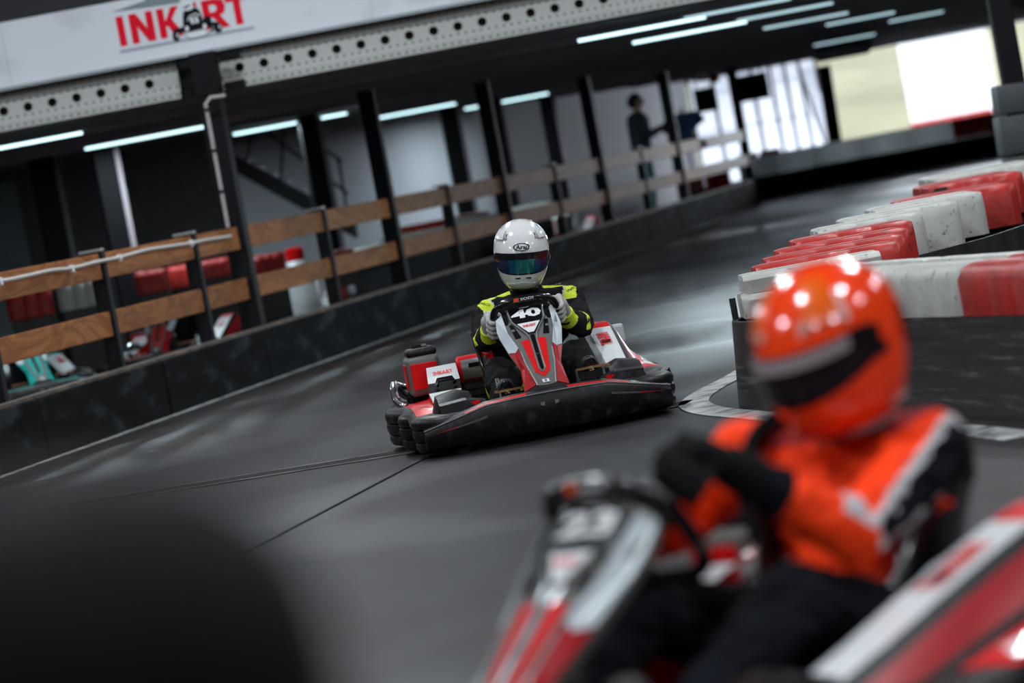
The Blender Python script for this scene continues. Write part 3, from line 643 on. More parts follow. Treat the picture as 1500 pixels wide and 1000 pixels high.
# crosswise blocks on the far wall, receding
def cross(px0, py0, px1, Y, Hh, dep, red, lab):
    a = at(px0,py0,Y); L = (at(px1,py0-.187*(px1-px0),Y)-a).length; ztop = a.z
    c = Vector((a.x+L/2,Y+dep/2)); block('barrier_block',(c.x,c.y,ztop-Hh),L,dep,Hh,0,red,lab,'blocks on the far island wall')
    o = MB().rbox((0,0,(ztop-Hh)/2),(L*.92,dep*.8,ztop-Hh-.003),.01,1).build('inner_support', STE, isl); o.location = (c.x,c.y,0)
cross(1086,432,1262,19.06,.115,.42,False,'lower white block lying across the island nose')
cross(1088,405,1290,19.10,.085,.45,False,'upper white block across the island nose')
cross(1108,392,1318,19.60,.21,.48,True,'first red block behind the island nose')
cross(1124,380,1325,20.10,.22,.48,True,'second red block behind the island nose')
cross(1142,368,1332,20.60,.23,.55,True,'third red block behind the island nose')
cross(1166,354,1338,21.18,.24,.65,True,'fourth red block behind the island nose')
cross(1200,338,1352,21.88,.24,.75,False,'low white block right after the red blocks')
cross(1240,324,1405,22.70,.25,.85,False,'large white block on the far island wall')
cross(1285,308,1440,23.62,.25,.90,False,'second large white block on the far island wall')
cross(1330,296,1490,24.60,.25,1.2,True,'red block farther along the far island wall')
cross(1362,275,1500,25.95,.26,1.2,True,'last red block along the far island wall')
cross(1370,262,1530,27.25,.28,1.2,False,'last white block along the far island wall')
q = at(1375,282,25.9); t = thing('black_bracket','small black bracket clamped on the far island blocks','bracket',(q.x,q.y-.12,q.z-.07)); MB().rbox((0,0,.04),(.13,.10,.09),.01,1).build('bracket_body', COLM, t); MB().box((0,0,.09),(.08,.06,.02)).build('bracket_top', STE, t)
# tyre stack right beside the camera
tc_ = at(150,1060,2.0); ez = at(60,700,2.0).z
R = .30; cxs = at(465,1060,2.0).x-R+.02
prof = [(R-.115+.115*math.cos(a)*(1 if abs(math.cos(a))<.8 else .97), .11+.105*math.sin(a)) for a in np.linspace(0,2*math.pi,18,endpoint=False)]
TS = None; hh = ez/5
prof = [(r, h*hh/.22) for r, h in prof]
for k in range(5):
    if TS is None: TS = MB().lathe(prof,(0,0,0),n=40,closed=True).build('tyre', TYR, None, smooth=True); o = TS
    else: o = bpy.data.objects.new('tyre', TS.data); COL.objects.link(o)
    o.location = (cxs, 2.05, k*hh); tag(o, ['lowest','second lowest','middle','second highest','topmost'][k]+' black tyre of the stack beside the camera','tyre','tyre stack beside the camera')
# ------------------------------------------------------------ rental kart (local frame: +x kart right, +y forward)
def make_kart(name, label, loc, rz, number, full=True, body_mats=None):
    k = thing(name, label, 'go-kart', loc, rz)
    red, dred, wht = body_mats or (RED, DRED, WHT)
    def P(nm, mb, mat, par=None, **kw): return mb.build(nm, mat, par or k, **kw)
    # chassis
    P('floor_pan', MB().prism([(-.30,-.55),(.30,-.55),(.33,.3),(.27,.80),(-.27,.80),(-.33,.3)], lambda u,v,w: Vector((u,v,w)), .045,.06), STE)
    for s in (-1,1): P('frame_rail', MB().tube([(s*.30,.82,.08),(s*.33,.3,.08),(s*.30,-.3,.085),(s*.28,-.80,.10)], .017, 8), STE)
    P('rear_axle', MB().cyl((-.56,-.62,.14),(.56,-.62,.14),.02), CHR); P('front_axle', MB().cyl((-.50,.52,.12),(.50,.52,.12),.014), STE)
    for sx in (-1,1):
        for y, r, w, xx in ((.52,.128,.115,.455),(-.62,.14,.19,.47)):
            pr = [(.065,-w/2+.01),(r*.8,-w/2),(r*.95,-w/2+.012),(r,-w/2+.035),(r,w/2-.035),(r*.95,w/2-.012),(r*.8,w/2),(.065,w/2-.01)]
            wl_ = P('wheel', MB().lathe(pr,(sx*xx,y,r+.002),'X',28,closed=True), TYR, smooth=True)
            P('rim', MB().lathe([(.0,-w*.2),(.05,-w*.2),(.064,-w/2+.015),(.064,w/2-.015),(.05,w*.2),(0,w*.2)],(sx*xx,y,r+.002),'X',18), SIL, wl_)
    # front bumper: bowed wide nose with pointed ends
    def yf(x): return .96-.17*(abs(x)/.62)**2.2
    def zt(x): a = abs(x); return .222-.012*(a/.3)**2 if a < .3 else .21-.075*((a-.3)/.30)
    def bsec(x):
        y, z = yf(x), zt(x); return [(x,y-.10,.05),(x,y-.035,.042),(x,y-.012,.07),(x,y,.5*(z+.07)),(x,y-.004,z-.018),(x,y-.018,z),(x,y-.10,z+.014),(x,y-.18,z+.012),(x,y-.20,z-.03)]
    xs = np.linspace(-.60,.60,33); fbm = P('front_bumper', MB().loft([bsec(x) for x in xs]), BLK, angle=50)
    P('bumper_edge', MB().tube([Vector(bsec(x)[5])+Vector((0,.002,0)) for x in xs],.0035,6), M('scuffed_highlight_edge',(.16,.165,.17),.5), fbm)  # paler top edge: scuffing plus a highlight put into the colour
    def face(x, tv, off=.003):
        a = Vector(bsec(x)[2]); b = Vector(bsec(x)[3]); c = Vector(bsec(x)[4]); p = a.lerp(b,tv*2) if tv < .5 else b.lerp(c,tv*2-1)
        return p+Vector((0,off,0))
    def patch(nm, x0, x1, lo0, hi0, lo1, hi1, mat, n=8):
        mb = MB(); vs = []
        for i in range(n+1):
            s = i/n; x = x0+(x1-x0)*s; lo = lo0+(lo1-lo0)*s; hi = hi0+(hi1-hi0)*s
            for q in range(4): vs.append(face(x, lo+(hi-lo)*q/3))
        mb.add(vs, [(i*4+q,i*4+q+1,(i+1)*4+q+1,(i+1)*4+q) for i in range(n) for q in range(3)]); return P(nm, mb, mat, fbm)
    for s in (-1,1):
        patch('bumper_sticker', s*.30, s*.44, .62, .74, .60, .72, M('dull_grey_print',(.06,.058,.058),.4)); patch('bumper_sticker', s*.44, s*.56, .60, .72, .72, .74, M('dull_red_print',(.25,.012,.012),.4))
        patch('nose_clip', s*.025, s*.045, .62,.80,.68,.78, M('clip_grey',(.18,.19,.2),.35,metal=.4),2)
        # red wedge on the shelf behind the top edge
        mb = MB(); n = 6; vs = []
        for i in range(n+1):
            x = s*(.10+.30*i/n); sec = bsec(x); a, b = Vector(sec[5]), Vector(sec[6]); wdt = .62-.3*i/n
            vs += [a.lerp(b,.12)+Vector((0,0,.003)), a.lerp(b,.12+.8*wdt)+Vector((0,0,.003))]
        P('shelf_sticker', mb.add(vs,[(2*i,2*i+1,2*i+3,2*i+2) for i in range(n)]), red, fbm)
        P('wing_riser', MB().loft([[(s*x,y-.02,.10),(s*x,y+.02,.10),(s*x,y+.0,z),(s*x,y-.05,z+.01)] for x,y,z in ((.28,.75,.225),(.37,.72,.245),(.50,.69,.235))]), BLK, fbm)
        mbx = MB().prism([(.30,.185),(.485,.165),(.48,.225),(.31,.235)], lambda u,v,w: Vector((s*u,.735-.09*(u-.30)/.2+w,v)), .012,.016); P('riser_sticker', mbx, red, fbm)
    # side bumpers: three rounded bulges a side, each banded
    def lobe(s, y0, y1, xo, xi, zt_, par=None):
        pl = []; n = 14
        for i in range(n+1):
            a = math.pi*i/n; ex = 2.6
            c_, s_ = math.cos(a), math.sin(a); yy = (y0+y1)/2+(y1-y0)/2*math.copysign(abs(c_)**(2/ex),c_); xx = xi+(xo-xi)*abs(s_)**(2/ex); pl.append((xx,yy))
        prof = [(-.045,.022),(-.012,.03),(0,.05),(-.002,.072),(-.014,.078),(-.002,.084),(.006,.11),(.004,.132),(-.010,.138),(.002,.144),(.006,.17),(-.002,zt_-.012),(-.02,zt_),(-.07,zt_+.004)]
        secs = []
        cx_, cy_ = xi, (y0+y1)/2
        for xx, yy in pl:
            d = Vector((xx-cx_,yy-cy_)); L_ = d.length; d = d/max(L_,1e-6)
            secs.append([(s*(xx+d.x*o), yy+d.y*o, z) for o, z in prof])
        mb = MB(); mb.loft(secs, closed=False); mb.add([q[-1] for q in secs],[tuple(range(len(secs)))])
        return P('side_bumper', mb, BLK, par, angle=50)
    for s in (-1,1):
        lobe(s,.36,.795,.64,.40,.195); lobe(s,-.10,.38,.675,.42,.20); lobe(s,-.80,-.08,.70,.42,.205)
    P('rear_bumper', MB().tube([(-.62,-.70,.16),(-.60,-.92,.16),(-.3,-.97,.17),(.3,-.97,.17),(.60,-.92,.16),(.62,-.70,.16)],.055,10), BLK, smooth=True)
    # angular guards over the front wheels
    for s in (-1,1):
        secs = [[(s*.33,y,z-.10),(s*.335,y,z),(s*.40,y,z+.022),(s*.50,y,z+.005),(s*.53,y,z-.09),(s*.51,y,z-.09),(s*.485,y,z-.01),(s*.40,y,z+.008),(s*.35,y,z-.012),(s*.345,y,z-.10)] for y, z in ((.66,.225),(.60,.262),(.46,.272),(.36,.245))]
        P('wheel_guard', MB().loft(secs), BLK, angle=40)
    # left side pod: white sloping top, red flanks
    def pod(s, par=None):
        st = [(.44,.20),(.32,.245),(.18,.285),(.02,.335),(-.15,.385),(-.30,.425),(-.40,.445),(-.52,.445),(-.62,.40),(-.70,.30)]
        secs = []
        for y, z in st:
            f = (z-.20)/.25; xi = .345; secs.append([(s*xi,y,.10),(s*(xi+.005),y,z-.03),(s*(xi+.03),y,z),(s*(.475+.015*f),y,z-.004),(s*(.50+.015*f),y,z-.03),(s*(.545+.01*f),y,z*.70+.01),(s*.565,y,z*.66),(s*.655,y,.20),(s*.66,y,.17),(s*.55,y,.10)])
        def mf(i, kk):
            if kk == 0: return 3
            if kk in (1,2): return 1 if i < 5 else (0 if i < 8 else 3)
            if kk == 3: return 3
            if kk == 4: return 2
            if kk == 5: return 3
            if kk == 6: return 0 if i > 1 else 3
            return 3
        return P('side_pod', MB().loft(secs, mi=3, mfn=mf), [red, wht, dred, BLK], par, angle=35), st
    pd, st = pod(-1)
    def ptop(u, v):     # u across, v along (towards front), on the white top
        y = -.10+v
        for (ya,za),(yb,zb) in zip(st[:-1],st[1:]):
            if yb <= y <= ya: z = za+(zb-za)*(y-ya)/(yb-ya); break
        else: z = .4
        return Vector((-.428+u,y,z+.003))
    lettering('pod_lettering','INKART', lambda a,b: ptop(b,a), .19,.06, M('logo_red',(.72,.03,.03),.4), pd, .045)
    P('pod_print', MB().add([ptop(*q) for q in ((-.022,.02),(.022,.02),(.022,.06),(-.022,.06))],[(0,1,2,3)]), GLB, pd)
    P('pod_print', MB().add([ptop(*q) for q in ((.04,-.11),(.055,0),(.04,.11))],[(0,1,2)]), LTG, pd)
    def pflank(a, b):   # on the red outer flank of the left pod
        y = -.18-a; 
        for (ya,za),(yb,zb) in zip(st[:-1],st[1:]):
            if yb <= y <= ya: z = za+(zb-za)*(y-ya)/(yb-ya); break
        else: z = .4
        p, q = Vector((-.565,y,z*.66)), Vector((-.655,y,.20)); c = p.lerp(q,.5-b/.12); return c+Vector((-.004,0,.003))
    lettering('pod_lettering','SODI', lambda a,b: pflank(a+.05,b), .20,.045, wht, pd, .04); 
    P('pod_print', MB().add([pflank(a-.14,b) for a,b in ((-.05,-.025),(.03,-.025),(.05,.03),(-.03,.03))],[(0,1,2,3)]), wht, pd)
    P('pod_cap', MB().rbox((-.56,-.66,.36),(.07,.05,.10),.015,2), LTG, pd)
    # right side: flat deck with lettering, sloping cover, tank, engine, exhaust
    dk = P('side_deck', MB().loft([[(.34,y,.10),(.35,y,z),(.40,y,z+.012),(.60,y,z-.012),(.64,y,z-.035),(.62,y,.10)] for y,z in ((.42,.185),(.34,.215),(.12,.232),(-.2,.228),(-.62,.215))], mi=1, mfn=lambda i,q: 0 if q in (1,2) else 1), [red, BLK], angle=40)
    def dkf(a,b): return Vector((.50-a*1.0+b*.15, .16+b*1.0-a*.1, .238-(.50-a-.40)*.115+.002))
    lettering('deck_lettering','SODI', dkf, .17,.075, wht, dk, .04,.2)
    cs = [(.30,.235,.36,.50),(.10,.275,.34,.50),(-.06,.315,.325,.485),(-.30,.385,.315,.465),(-.36,.385,.315,.46)]
    cv = P('engine_cover', MB().loft([[(x0,y,.12),(x0,y,z),(x1,y,z),(x1+.02,y,.12)] for y,z,x0,x1 in cs], mi=0, mfn=lambda i,q: (1 if i in (0,2) else 2) if q == 1 else 0), [red, wht, GLB], angle=35)
    P('cover_handle', MB().tube([(.36,.04,.305),(.37,.02,.33),(.44,.02,.33),(.45,.04,.305)],.012,8), GLB, cv)
    def cvf(a,b): return Vector((.39-a,-.18+b*-1.0,.385-(-.30+.18)*-.29+.0)) if False else Vector((.393-a,-.19-b*.0+b*-1.0*-1.0*-1.0,.352+b*.29+.004))
    lettering('cover_lettering','INKART', cvf, .10,.05, M('logo_red',(.72,.03,.03),.4), cv, .045)
    tk = P('fuel_tank', MB().rbox((.47,-.52,.345),(.17,.24,.20),.025,3), [GRY], angle=40)
    P('tank_panel', MB().rbox((.47,-.398,.345),(.135,.006,.13),.003,1), red, tk); P('tank_panel', MB().rbox((.558,-.52,.345),(.006,.17,.13),.003,1), red, tk)
    P('tank_lid', MB().rbox((.465,-.52,.463),(.155,.20,.045),.02,3), BLK, tk, angle=40); P('tank_cap', MB().lathe([(0,.50),(.035,.50),(.04,.49),(.04,.475)],(.465,-.52,.0),n=14), GLB, tk)
    en = P('engine_block', MB().rbox((.22,-.50,.24),(.26,.30,.22),.02,2), STE, angle=40)
    for q in range(4): P('cooling_fin', MB().rbox((.22,-.50,.17+.035*q),(.29,.33,.010),.003,1), STE, en)
    ab = P('air_box', MB().lathe([(0,.13),(.055,.13),(.066,.12),(.066,.30),(.055,.31),(0,.31)],(0,-.34,.345),'X',22), [red], angle=35)
    P('air_box_label', MB().loft([[Vector((x,-.34+.068*math.cos(a),.345+.068*math.sin(a))) for a in np.linspace(-.9,.75,9)] for x in (.15,.29)], closed=False), M('brushed_metal',(.30,.30,.31),.3,metal=.6), ab)
    P('air_box_slot', MB().rbox((.22,-.27,.36),(.07,.008,.022),.003,1), GLB, ab)
    for q, z in enumerate((0,.055)): P('exhaust_pipe', MB().tube(smooth_path([Vector(p) for p in ((.40,-.70,.2+z),(.56,-.72,.24+z),(.615,-.66,.32-z*.3),(.63,-.50,.24),(.60,-.38,.19+z*.3))],4),.02,10), CHR, smooth=True)
    # seat
    secs = []
    for z, y, w in ((.09,-.16,.17),(.10,-.34,.185),(.18,-.47,.20),(.34,-.545,.215),(.48,-.60,.20),(.58,-.64,.165)):
        row = []
        for i in range(13):
            a = -1+2*i/12; row.append((w*math.sin(a*1.45)/math.sin(1.45)*1.0, y+.26*(abs(a)**2.5)*(.6 if z > .45 else 1), z+.17*abs(a)**2.2*(1 if z < .4 else .2)))
        secs.append(row)
    so = P('seat', MB().loft(secs, closed=False), GLB, smooth=True); sm = so.modifiers.new('thick','SOLIDIFY'); sm.thickness = .018
    # front fairing (number panel)
    P0 = Vector((-.012,.86,.249)); vd = Vector((0,-.780,.626)); nn = Vector((0,.626,.780))
    def nf(u, v, w): return P0+Vector((u,0,0))+vd*(v*1.209)+nn*(w-.35*u*u)
    fo = [(0,.487),(.09,.492),(.148,.468),(.158,.40),(.155,.355),(.130,.247),(.098,.145),(.110,.005),(.05,0)]; fi = [(0,.482),(.08,.485),(.118,.462),(.118,.40),(.112,.345),(.082,.247),(.075,.145),(.05,.01),(.03,.006)]
    def ring(h, w, sc=1): 
        full = h+[(0,h[-1][1]-.003)]+[(-u,v) for u,v in reversed(h[1:])]; return [nf(u*sc,v,w) for u,v in full]
    fr = P('front_fairing', MB().loft([ring(fo,-.055,.93),ring(fo,-.03),ring(fi,.0)]), GRY, angle=30)
    def bev(u, lim=.10): return -.03 if u > lim else 0
    def poly(nm, pts, mat, w=.003, mirror=True, ws=None):
        for s in ((1,-1) if mirror else (1,)):
            n = len(pts); ww = ws or [0]*n
            mb = MB().add([nf(s*u,v,w+ww[i]) for i,(u,v) in enumerate(pts)]+[nf(s*u,v,w+ww[i]-.004) for i,(u,v) in enumerate(pts)], [tuple(range(n)),tuple(range(2*n-1,n-1,-1))]+[(i,(i+1)%n,n+(i+1)%n,n+i) for i in range(n)]); P(nm, mb, mat, fr)
    poly('number_panel', [(.085,.484),(-.085,.484),(-.075,.41),(-.018,.322),(.018,.322),(.075,.41)], GLB, .004, False)
    poly('logo_panel', [(.056,.388),(-.056,.388),(-.013,.326),(.013,.326)], wht, .006, False)
    lettering('logo_lettering','INKART', lambda a,b: nf(-a,.366+b,.0085), .062,.014, M('logo_red',(.72,.03,.03),.4), fr, .045)
    poly('red_panel', [(.060,.283),(.020,.287),(.016,.12),(0.0,.085),(0.0,.052),(.036,.09)], red, .003)
    poly('centre_slot', [(.010,.312),(-.010,.312),(-.008,.10),(0,.088),(.008,.10)], GLB, .004, False)
    poly('edge_panel', [(.118,.462),(.148,.463),(.156,.40),(.153,.355),(.131,.252),(.100,.232),(.083,.245),(.112,.345)], LTG, .007, True, [0,-.027,-.029,-.029,-.027,-.012,0,0])
    poly('red_flank', [(.086,.240),(.104,.228),(.129,.245),(.099,.145),(.109,.008),(.052,.008),(.075,.145)], dred, .007, True, [0,-.012,-.028,-.028,-.028,0,0])
    poly('vent', [(.096,.392),(.078,.396),(.054,.308),(.084,.306)], GLB, .003); poly('vent_bar', [(.093,.36),(.078,.362),(.074,.35),(.090,.347)], GRY, .006)
    poly('dark_corner', [(.115,.462),(.092,.482),(.090,.42),(.100,.40),(.116,.40)], GLB, .003)
    for s in (-1,1):
        P('channel_trim', MB().tube([nf(s*u,v,.005) for u,v in ((.088,.482),(.079,.405),(.024,.318),(.015,.28),(.0135,.10),(.0,.080))],.0055,6), SIL, fr)
        P('channel_trim', MB().tube([nf(s*u,v,.002) for u,v in ((.076,.218),(.070,.14),(.044,.004))],.006,6), SIL, fr)
    P('fairing_bolt', MB().ball(nf(0,.185,.006),.008,10,6), STE, fr)
    lettering('number', number, lambda a,b: nf(-a,.444+b,.0065), .148,.054, M('number_white',(.74,.75,.76),.4), fr, .045)
    lettering('small_print','SODIKART', lambda a,b: nf(-a,.480+b,.0065), .05,.006, wht, fr, .02)
    poly('small_emblem', [(.018,.035),(-.014,.035),(-.018,.016),(.014,.016)], wht, .005, False)
    lettering('emblem_mark','S', lambda a,b: nf(-a,.0255+b,.0065), .014,.012, GRY, fr, .03)
    # steering wheel, column, pedals
    wc = Vector((-.015,.345,.555)); wn = Vector((0,-.82,.57)).normalized(); wu = Vector((0,.57,.82)).normalized() if False else Vector((0,-.57*-1*-1,.82)).normalized()
    wu = (Vector((0,0,1))-wn*wn.z).normalized()
    def wp(a, r=1):
        c, s = math.cos(a), math.sin(a); e = 2/3.2
        return wc+Vector((1,0,0))*(.158*math.copysign(abs(c)**e,c))+wu*(.128*math.copysign(abs(s)**e,s))
    sw = P('steering_wheel', MB().tube([wp(a) for a in np.linspace(0,2*math.pi,48,endpoint=False)],.018,10,True), GLB, smooth=True)
    for a in (math.pi*.02,math.pi*.98,-math.pi/2): P('spoke', MB().loft([[q+wu*.012*(0 if False else 1),q-wu*.012,q-wu*.012+wn*.004,q+wu*.012+wn*.004] for q in (wc-wn*.03, wp(a))]), STE, sw)
    P('wheel_hub', MB().cyl(wc-wn*.05,wc-wn*.02,.045,n=16), STE, sw)
    P('steering_column', MB().cyl(wc-wn*.03,(-.012,.66,.14),.012), STE)
    def wtop(a,b): return wc+Vector((-a,0,0))+wu*(.128+.0)+ (wu*.55-wn*.83)*.0195 + (wu*.83+wn*.55)*b
    P('wheel_mark', MB().add([wtop(*q) for q in ((-.052,-.009),(-.026,-.009),(-.022,.009),(-.048,.009))],[(0,1,2,3)]), ORM, sw)
    lettering('wheel_lettering','SODI', lambda a,b: wtop(a+.016,b), .065,.013, wht, sw, .035)
    for s, xa, xb, z in ((1,.045,.225,.25),(-1,-.18,-.345,.283)):
        pdl = P('pedal', MB().box(((xa+xb)/2,.665,z),(abs(xb-xa),.022,.010)), COP)
        P('pedal_arm', MB().cyl((xb*.9,.665,z),(xb*.9,.72,.06),.010), CHR, pdl); P('pedal_arm', MB().cyl((xa,.665,z),(xa,.70,.06),.010), STE, pdl)
        P('pedal_plate', MB().box(((xa+xb)/2,.675,z-.06),(abs(xb-xa)*.9,.008,.09)), GLB, pdl)
    return k
# ------------------------------------------------------------ drivers
HT = [(0.0,.066,.095,.080),(.035,.086,.130,.098),(.10,.102,.158,.112),(.2,.118,.176,.130),(.32,.130,.180,.148),(.45,.137,.176,.160),(.58,.140,.168,.166),(.70,.135,.154,.162),(.80,.122,.134,.150),(.88,.101,.109,.127),(.945,.070,.076,.091),(.985,.036,.039,.048),(1.0,.001,.001,.001)]
HH = .345
def hs(th, h, off=0.0):         # helmet surface: th from the front (+y), positive to the wearer's right (+x); h 0..1
    for (h0,a0,f0,b0),(h1,a1,f1,b1) in zip(HT[:-1],HT[1:]):
        if h <= h1: q = (h-h0)/(h1-h0); q = max(q,0); a, f, b = a0+(a1-a0)*q, f0+(f1-f0)*q, b0+(b1-b0)*q; break
    c, s = math.cos(th), math.sin(th); e = 2/2.25; L = f if c > 0 else b
    return Vector(((a+off)*math.copysign(abs(s)**e,s), (L+off)*math.copysign(abs(c)**e,c), (h-.5)*HH+off*(h-.45)*1.2))
def hs_s(th, h, off=0.0):       # smoothed over the table's kinks
    return (hs(th,max(h-.03,0),off)+hs(th,h,off)*2+hs(th,min(h+.03,1),off))/4 if .05 < h < .95 else hs(th,h,off)
def hpatch(nm, mat, par, t0, t1, lo, hi, off, nt=30, nh=8, thick=.004):
    mb = MB(); vs = []
    for j in range(nt+1):
        th = t0+(t1-t0)*j/nt
        for i in range(nh+1): h = lo(th)+(hi(th)-lo(th))*i/nh; vs.append(hs_s(th,h,off))
    n = len(vs)
    for j in range(nt+1):
        th = t0+(t1-t0)*j/nt
        for i in range(nh+1): h = lo(th)+(hi(th)-lo(th))*i/nh; vs.append(hs_s(th,h,off-thick))
    R = nh+1; fs = [(j*R+i,j*R+i+1,(j+1)*R+i+1,(j+1)*R+i) for j in range(nt) for i in range(nh)]
    fs += [tuple(q+n for q in reversed(f)) for f in fs]
    for j in range(nt): fs += [(j*R,(j+1)*R,n+(j+1)*R,n+j*R),(j*R+nh,n+j*R+nh,n+(j+1)*R+nh,(j+1)*R+nh)]
    fs += [tuple([i for i in range(R)]+[n+i for i in reversed(range(R))]), tuple([nt*R+i for i in reversed(range(R))]+[n+nt*R+i for i in range(R)])]
    return mb.add(vs,fs).build(nm, mat, par, angle=50)
def make_helmet(par, c, rot, shellmat, style):
    h = None; mb = MB(); nt = 48; hv = [0,.02,.05,.1,.16,.22,.28,.34,.4,.46,.52,.58,.64,.7,.76,.81,.86,.90,.935,.965,.985,1.0]
    secs = [[hs_s(2*math.pi*j/nt,x) for j in range(nt)] for x in hv]
    # the rim turns inwards at the neck
    secs = [[hs(2*math.pi*j/nt,.05)*.80+Vector((0,0,.02*0)) for j in range(nt)]]+secs
    mb.loft(secs, cap=False); h = mb.build('helmet', shellmat, par, smooth=True); h.location = c; h.rotation_euler = rot
    MB().tube([hs(2*math.pi*j/nt,.0,.002) for j in range(nt)],.006,6,True).build('neck_trim', GLB if style == 'white' else M('helmet_trim',(.25,.25,.26),.4), h, smooth=True)
    vis = M('mirror_visor_'+style, (.010,.018,.05) if style == 'white' else (.012,.006,.008), .07, metal=.0, coat=1)
    lo = lambda th: .285+.05*(abs(th)/1.25)**3+.10*max(0,abs(th)-1.0)**1.2
    hi = lambda th: .565-.02*(abs(th)/1.25)**2-.25*max(0,abs(th)-1.15)**1.3
    if style != 'white':
        lo = lambda th: .265+.13*(abs(th)/1.25)**2; hi = lambda th: .545+.05*(abs(th)/1.25)**2-.25*max(0,abs(th)-1.15)**1.3
    hpatch('visor_frame', GLB, h, -1.46,1.46, lambda t: lo(t)-.018, lambda t: hi(t)+.018, .0015, 40, 6)
    v = hpatch('visor', vis, h, -1.36,1.36, lo, hi, .0055, 40, 8)
    if style == 'white':
        hpatch('visor_band', GLB, v, -1.30,1.30, lambda t: hi(t)-.072, lambda t: hi(t)-.004, .0085, 30, 3)
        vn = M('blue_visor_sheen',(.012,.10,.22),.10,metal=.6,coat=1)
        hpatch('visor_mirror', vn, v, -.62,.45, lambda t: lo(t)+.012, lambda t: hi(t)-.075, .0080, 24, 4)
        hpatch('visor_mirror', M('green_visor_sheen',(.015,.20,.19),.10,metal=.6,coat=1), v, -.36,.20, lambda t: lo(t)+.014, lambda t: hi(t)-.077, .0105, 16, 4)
    else:
        hpatch('visor_strip', M('silver_visor_strip',(.42,.36,.38),.3,metal=.3), v, -.95,.95, lambda t: hi(t)-.075, lambda t: hi(t)-.0, .0085, 30, 3)
    for s in (-1,1):
        hpatch('visor_pivot', GLB, h, s*1.40-.10, s*1.40+.10, lambda t: .40, lambda t: .47, .008, 6, 4)
        if style == 'white':
            hpatch('chin_vent', GLB, h, s*.19-.10, s*.19+.10, lambda t: .215-.02*abs(t), lambda t: .229-.02*abs(t), .003, 5, 1)
            hpatch('brow_vent', M('vent_shade',(.20,.20,.21),.4), h, s*.62-.07, s*.62+.07, lambda t: .765, lambda t: .79, .004, 5, 2)
            hpatch('brow_slot', GLB, h, s*.60-.015, s*.60+.015, lambda t: .80, lambda t: .84, .003, 2, 2)
            hpatch('crown_duct', shellmat, h, s*.95-.25, s*.95+.25, lambda t: .76, lambda t: .88, .010, 10, 5)
        else:
            hpatch('side_duct', M('duct_dark',(.10,.004,.004),.4), h, s*2.0-.07, s*2.0+.07, lambda t: .40, lambda t: .62, .006, 5, 4)
            hpatch('crown_stripe', M('pale_stripe',(.75,.40,.34),.35), h, s*1.0-.06, s*1.0+.06, lambda t: .66, lambda t: .84, .004, 5, 6)
            hpatch('brow_vent', M('vent_pale',(.62,.30,.26),.4), h, s*.35-.07, s*.35+.07, lambda t: .66, lambda t: .72, .006, 5, 2)
            hpatch('jaw_stripe', M('jaw_grey',(.40,.24,.26),.4), h, s*2.1-.55, s*2.1+.55, lambda t: .075, lambda t: .10, .003, 14, 2)
            hpatch('shell_graphic', M('helmet_orange_graphic',(.85,.12,.006),.25,coat=1), h, s*.62-.28, s*.62+.28, lambda t: .68, lambda t: .93, .003, 10, 6)
    hpatch('chin_spoiler', shellmat, h, -.55,.55, lambda t: .06, lambda t: .16-.05*abs(t), .006, 14, 4)
    if style == 'white':
        def lf(a,b): return hs_s(-(a/.165), .665+b/HH, .006)
        lg = MB(); n = 28
        for r0, r1, m in ((0,.82,1),(.82,1.0,0)):
            vs = [lf(.042*r1*math.cos(2*math.pi*i/n),.0185*r1*math.sin(2*math.pi*i/n))-Vector((0,.001*m,0)) for i in range(n)]
            if r0 == 0: lg.add(vs,[tuple(range(n))],1)
            else:
                vs2 = [lf(.042*r0*math.cos(2*math.pi*i/n),.0185*r0*math.sin(2*math.pi*i/n)) for i in range(n)]; lg.add(vs+vs2,[(i,(i+1)%n,n+(i+1)%n,n+i) for i in range(n)],0)
        lg.build('maker_oval', [SBLK, WHT], h)
        lettering('maker_lettering','Arai', lambda a,b: lf(a,b)+Vector((0,.0015,0)), .058,.021, SBLK, h, .025,.15)
    return h
def remesh(mb, name, voxel, parent, mats, classify=None, smooth_it=6, fold=.0, fscale=14):
    o = mb.build(name, mats[0], None, fixn=True)
    r = o.modifiers.new('r','REMESH'); r.mode = 'VOXEL'; r.voxel_size = voxel
    s = o.modifiers.new('s','SMOOTH'); s.iterations = smooth_it; s.factor = .5
    dg = bpy.context.evaluated_depsgraph_get(); dg.update(); me = bpy.data.meshes.new_from_object(o.evaluated_get(dg)); bpy.data.objects.remove(o)
    me.name = name; me.materials.clear()
    for m in mats: me.materials.append(m)
    if fold > 0:
        me.update(); nrm = [v.normal.copy() for v in me.vertices]
        for v, n in zip(me.vertices, nrm):
            p = v.co; a = noise.noise(Vector((p.x*fscale,p.y*fscale,p.z*fscale*1.7))); b = noise.noise(Vector((p.x*fscale*2.3+5,p.y*fscale*2.3,p.z*fscale*2.3)))
            v.co = p+n*fold*(1-2*abs(a)*1.6+.5*b)
    me.polygons.foreach_set('use_smooth',[True]*len(me.polygons))
    if classify:
        me.polygons.foreach_set('material_index',[classify(p.center, p.normal) for p in me.polygons])
    me.update(); no = bpy.data.objects.new(name, me); COL.objects.link(no); no.parent = parent; return no
def seg_t(p, a, b):
    d = b-a; t = max(0,min(1,(p-a).dot(d)/d.length_squared)); return (p-(a+d*t)).length, t
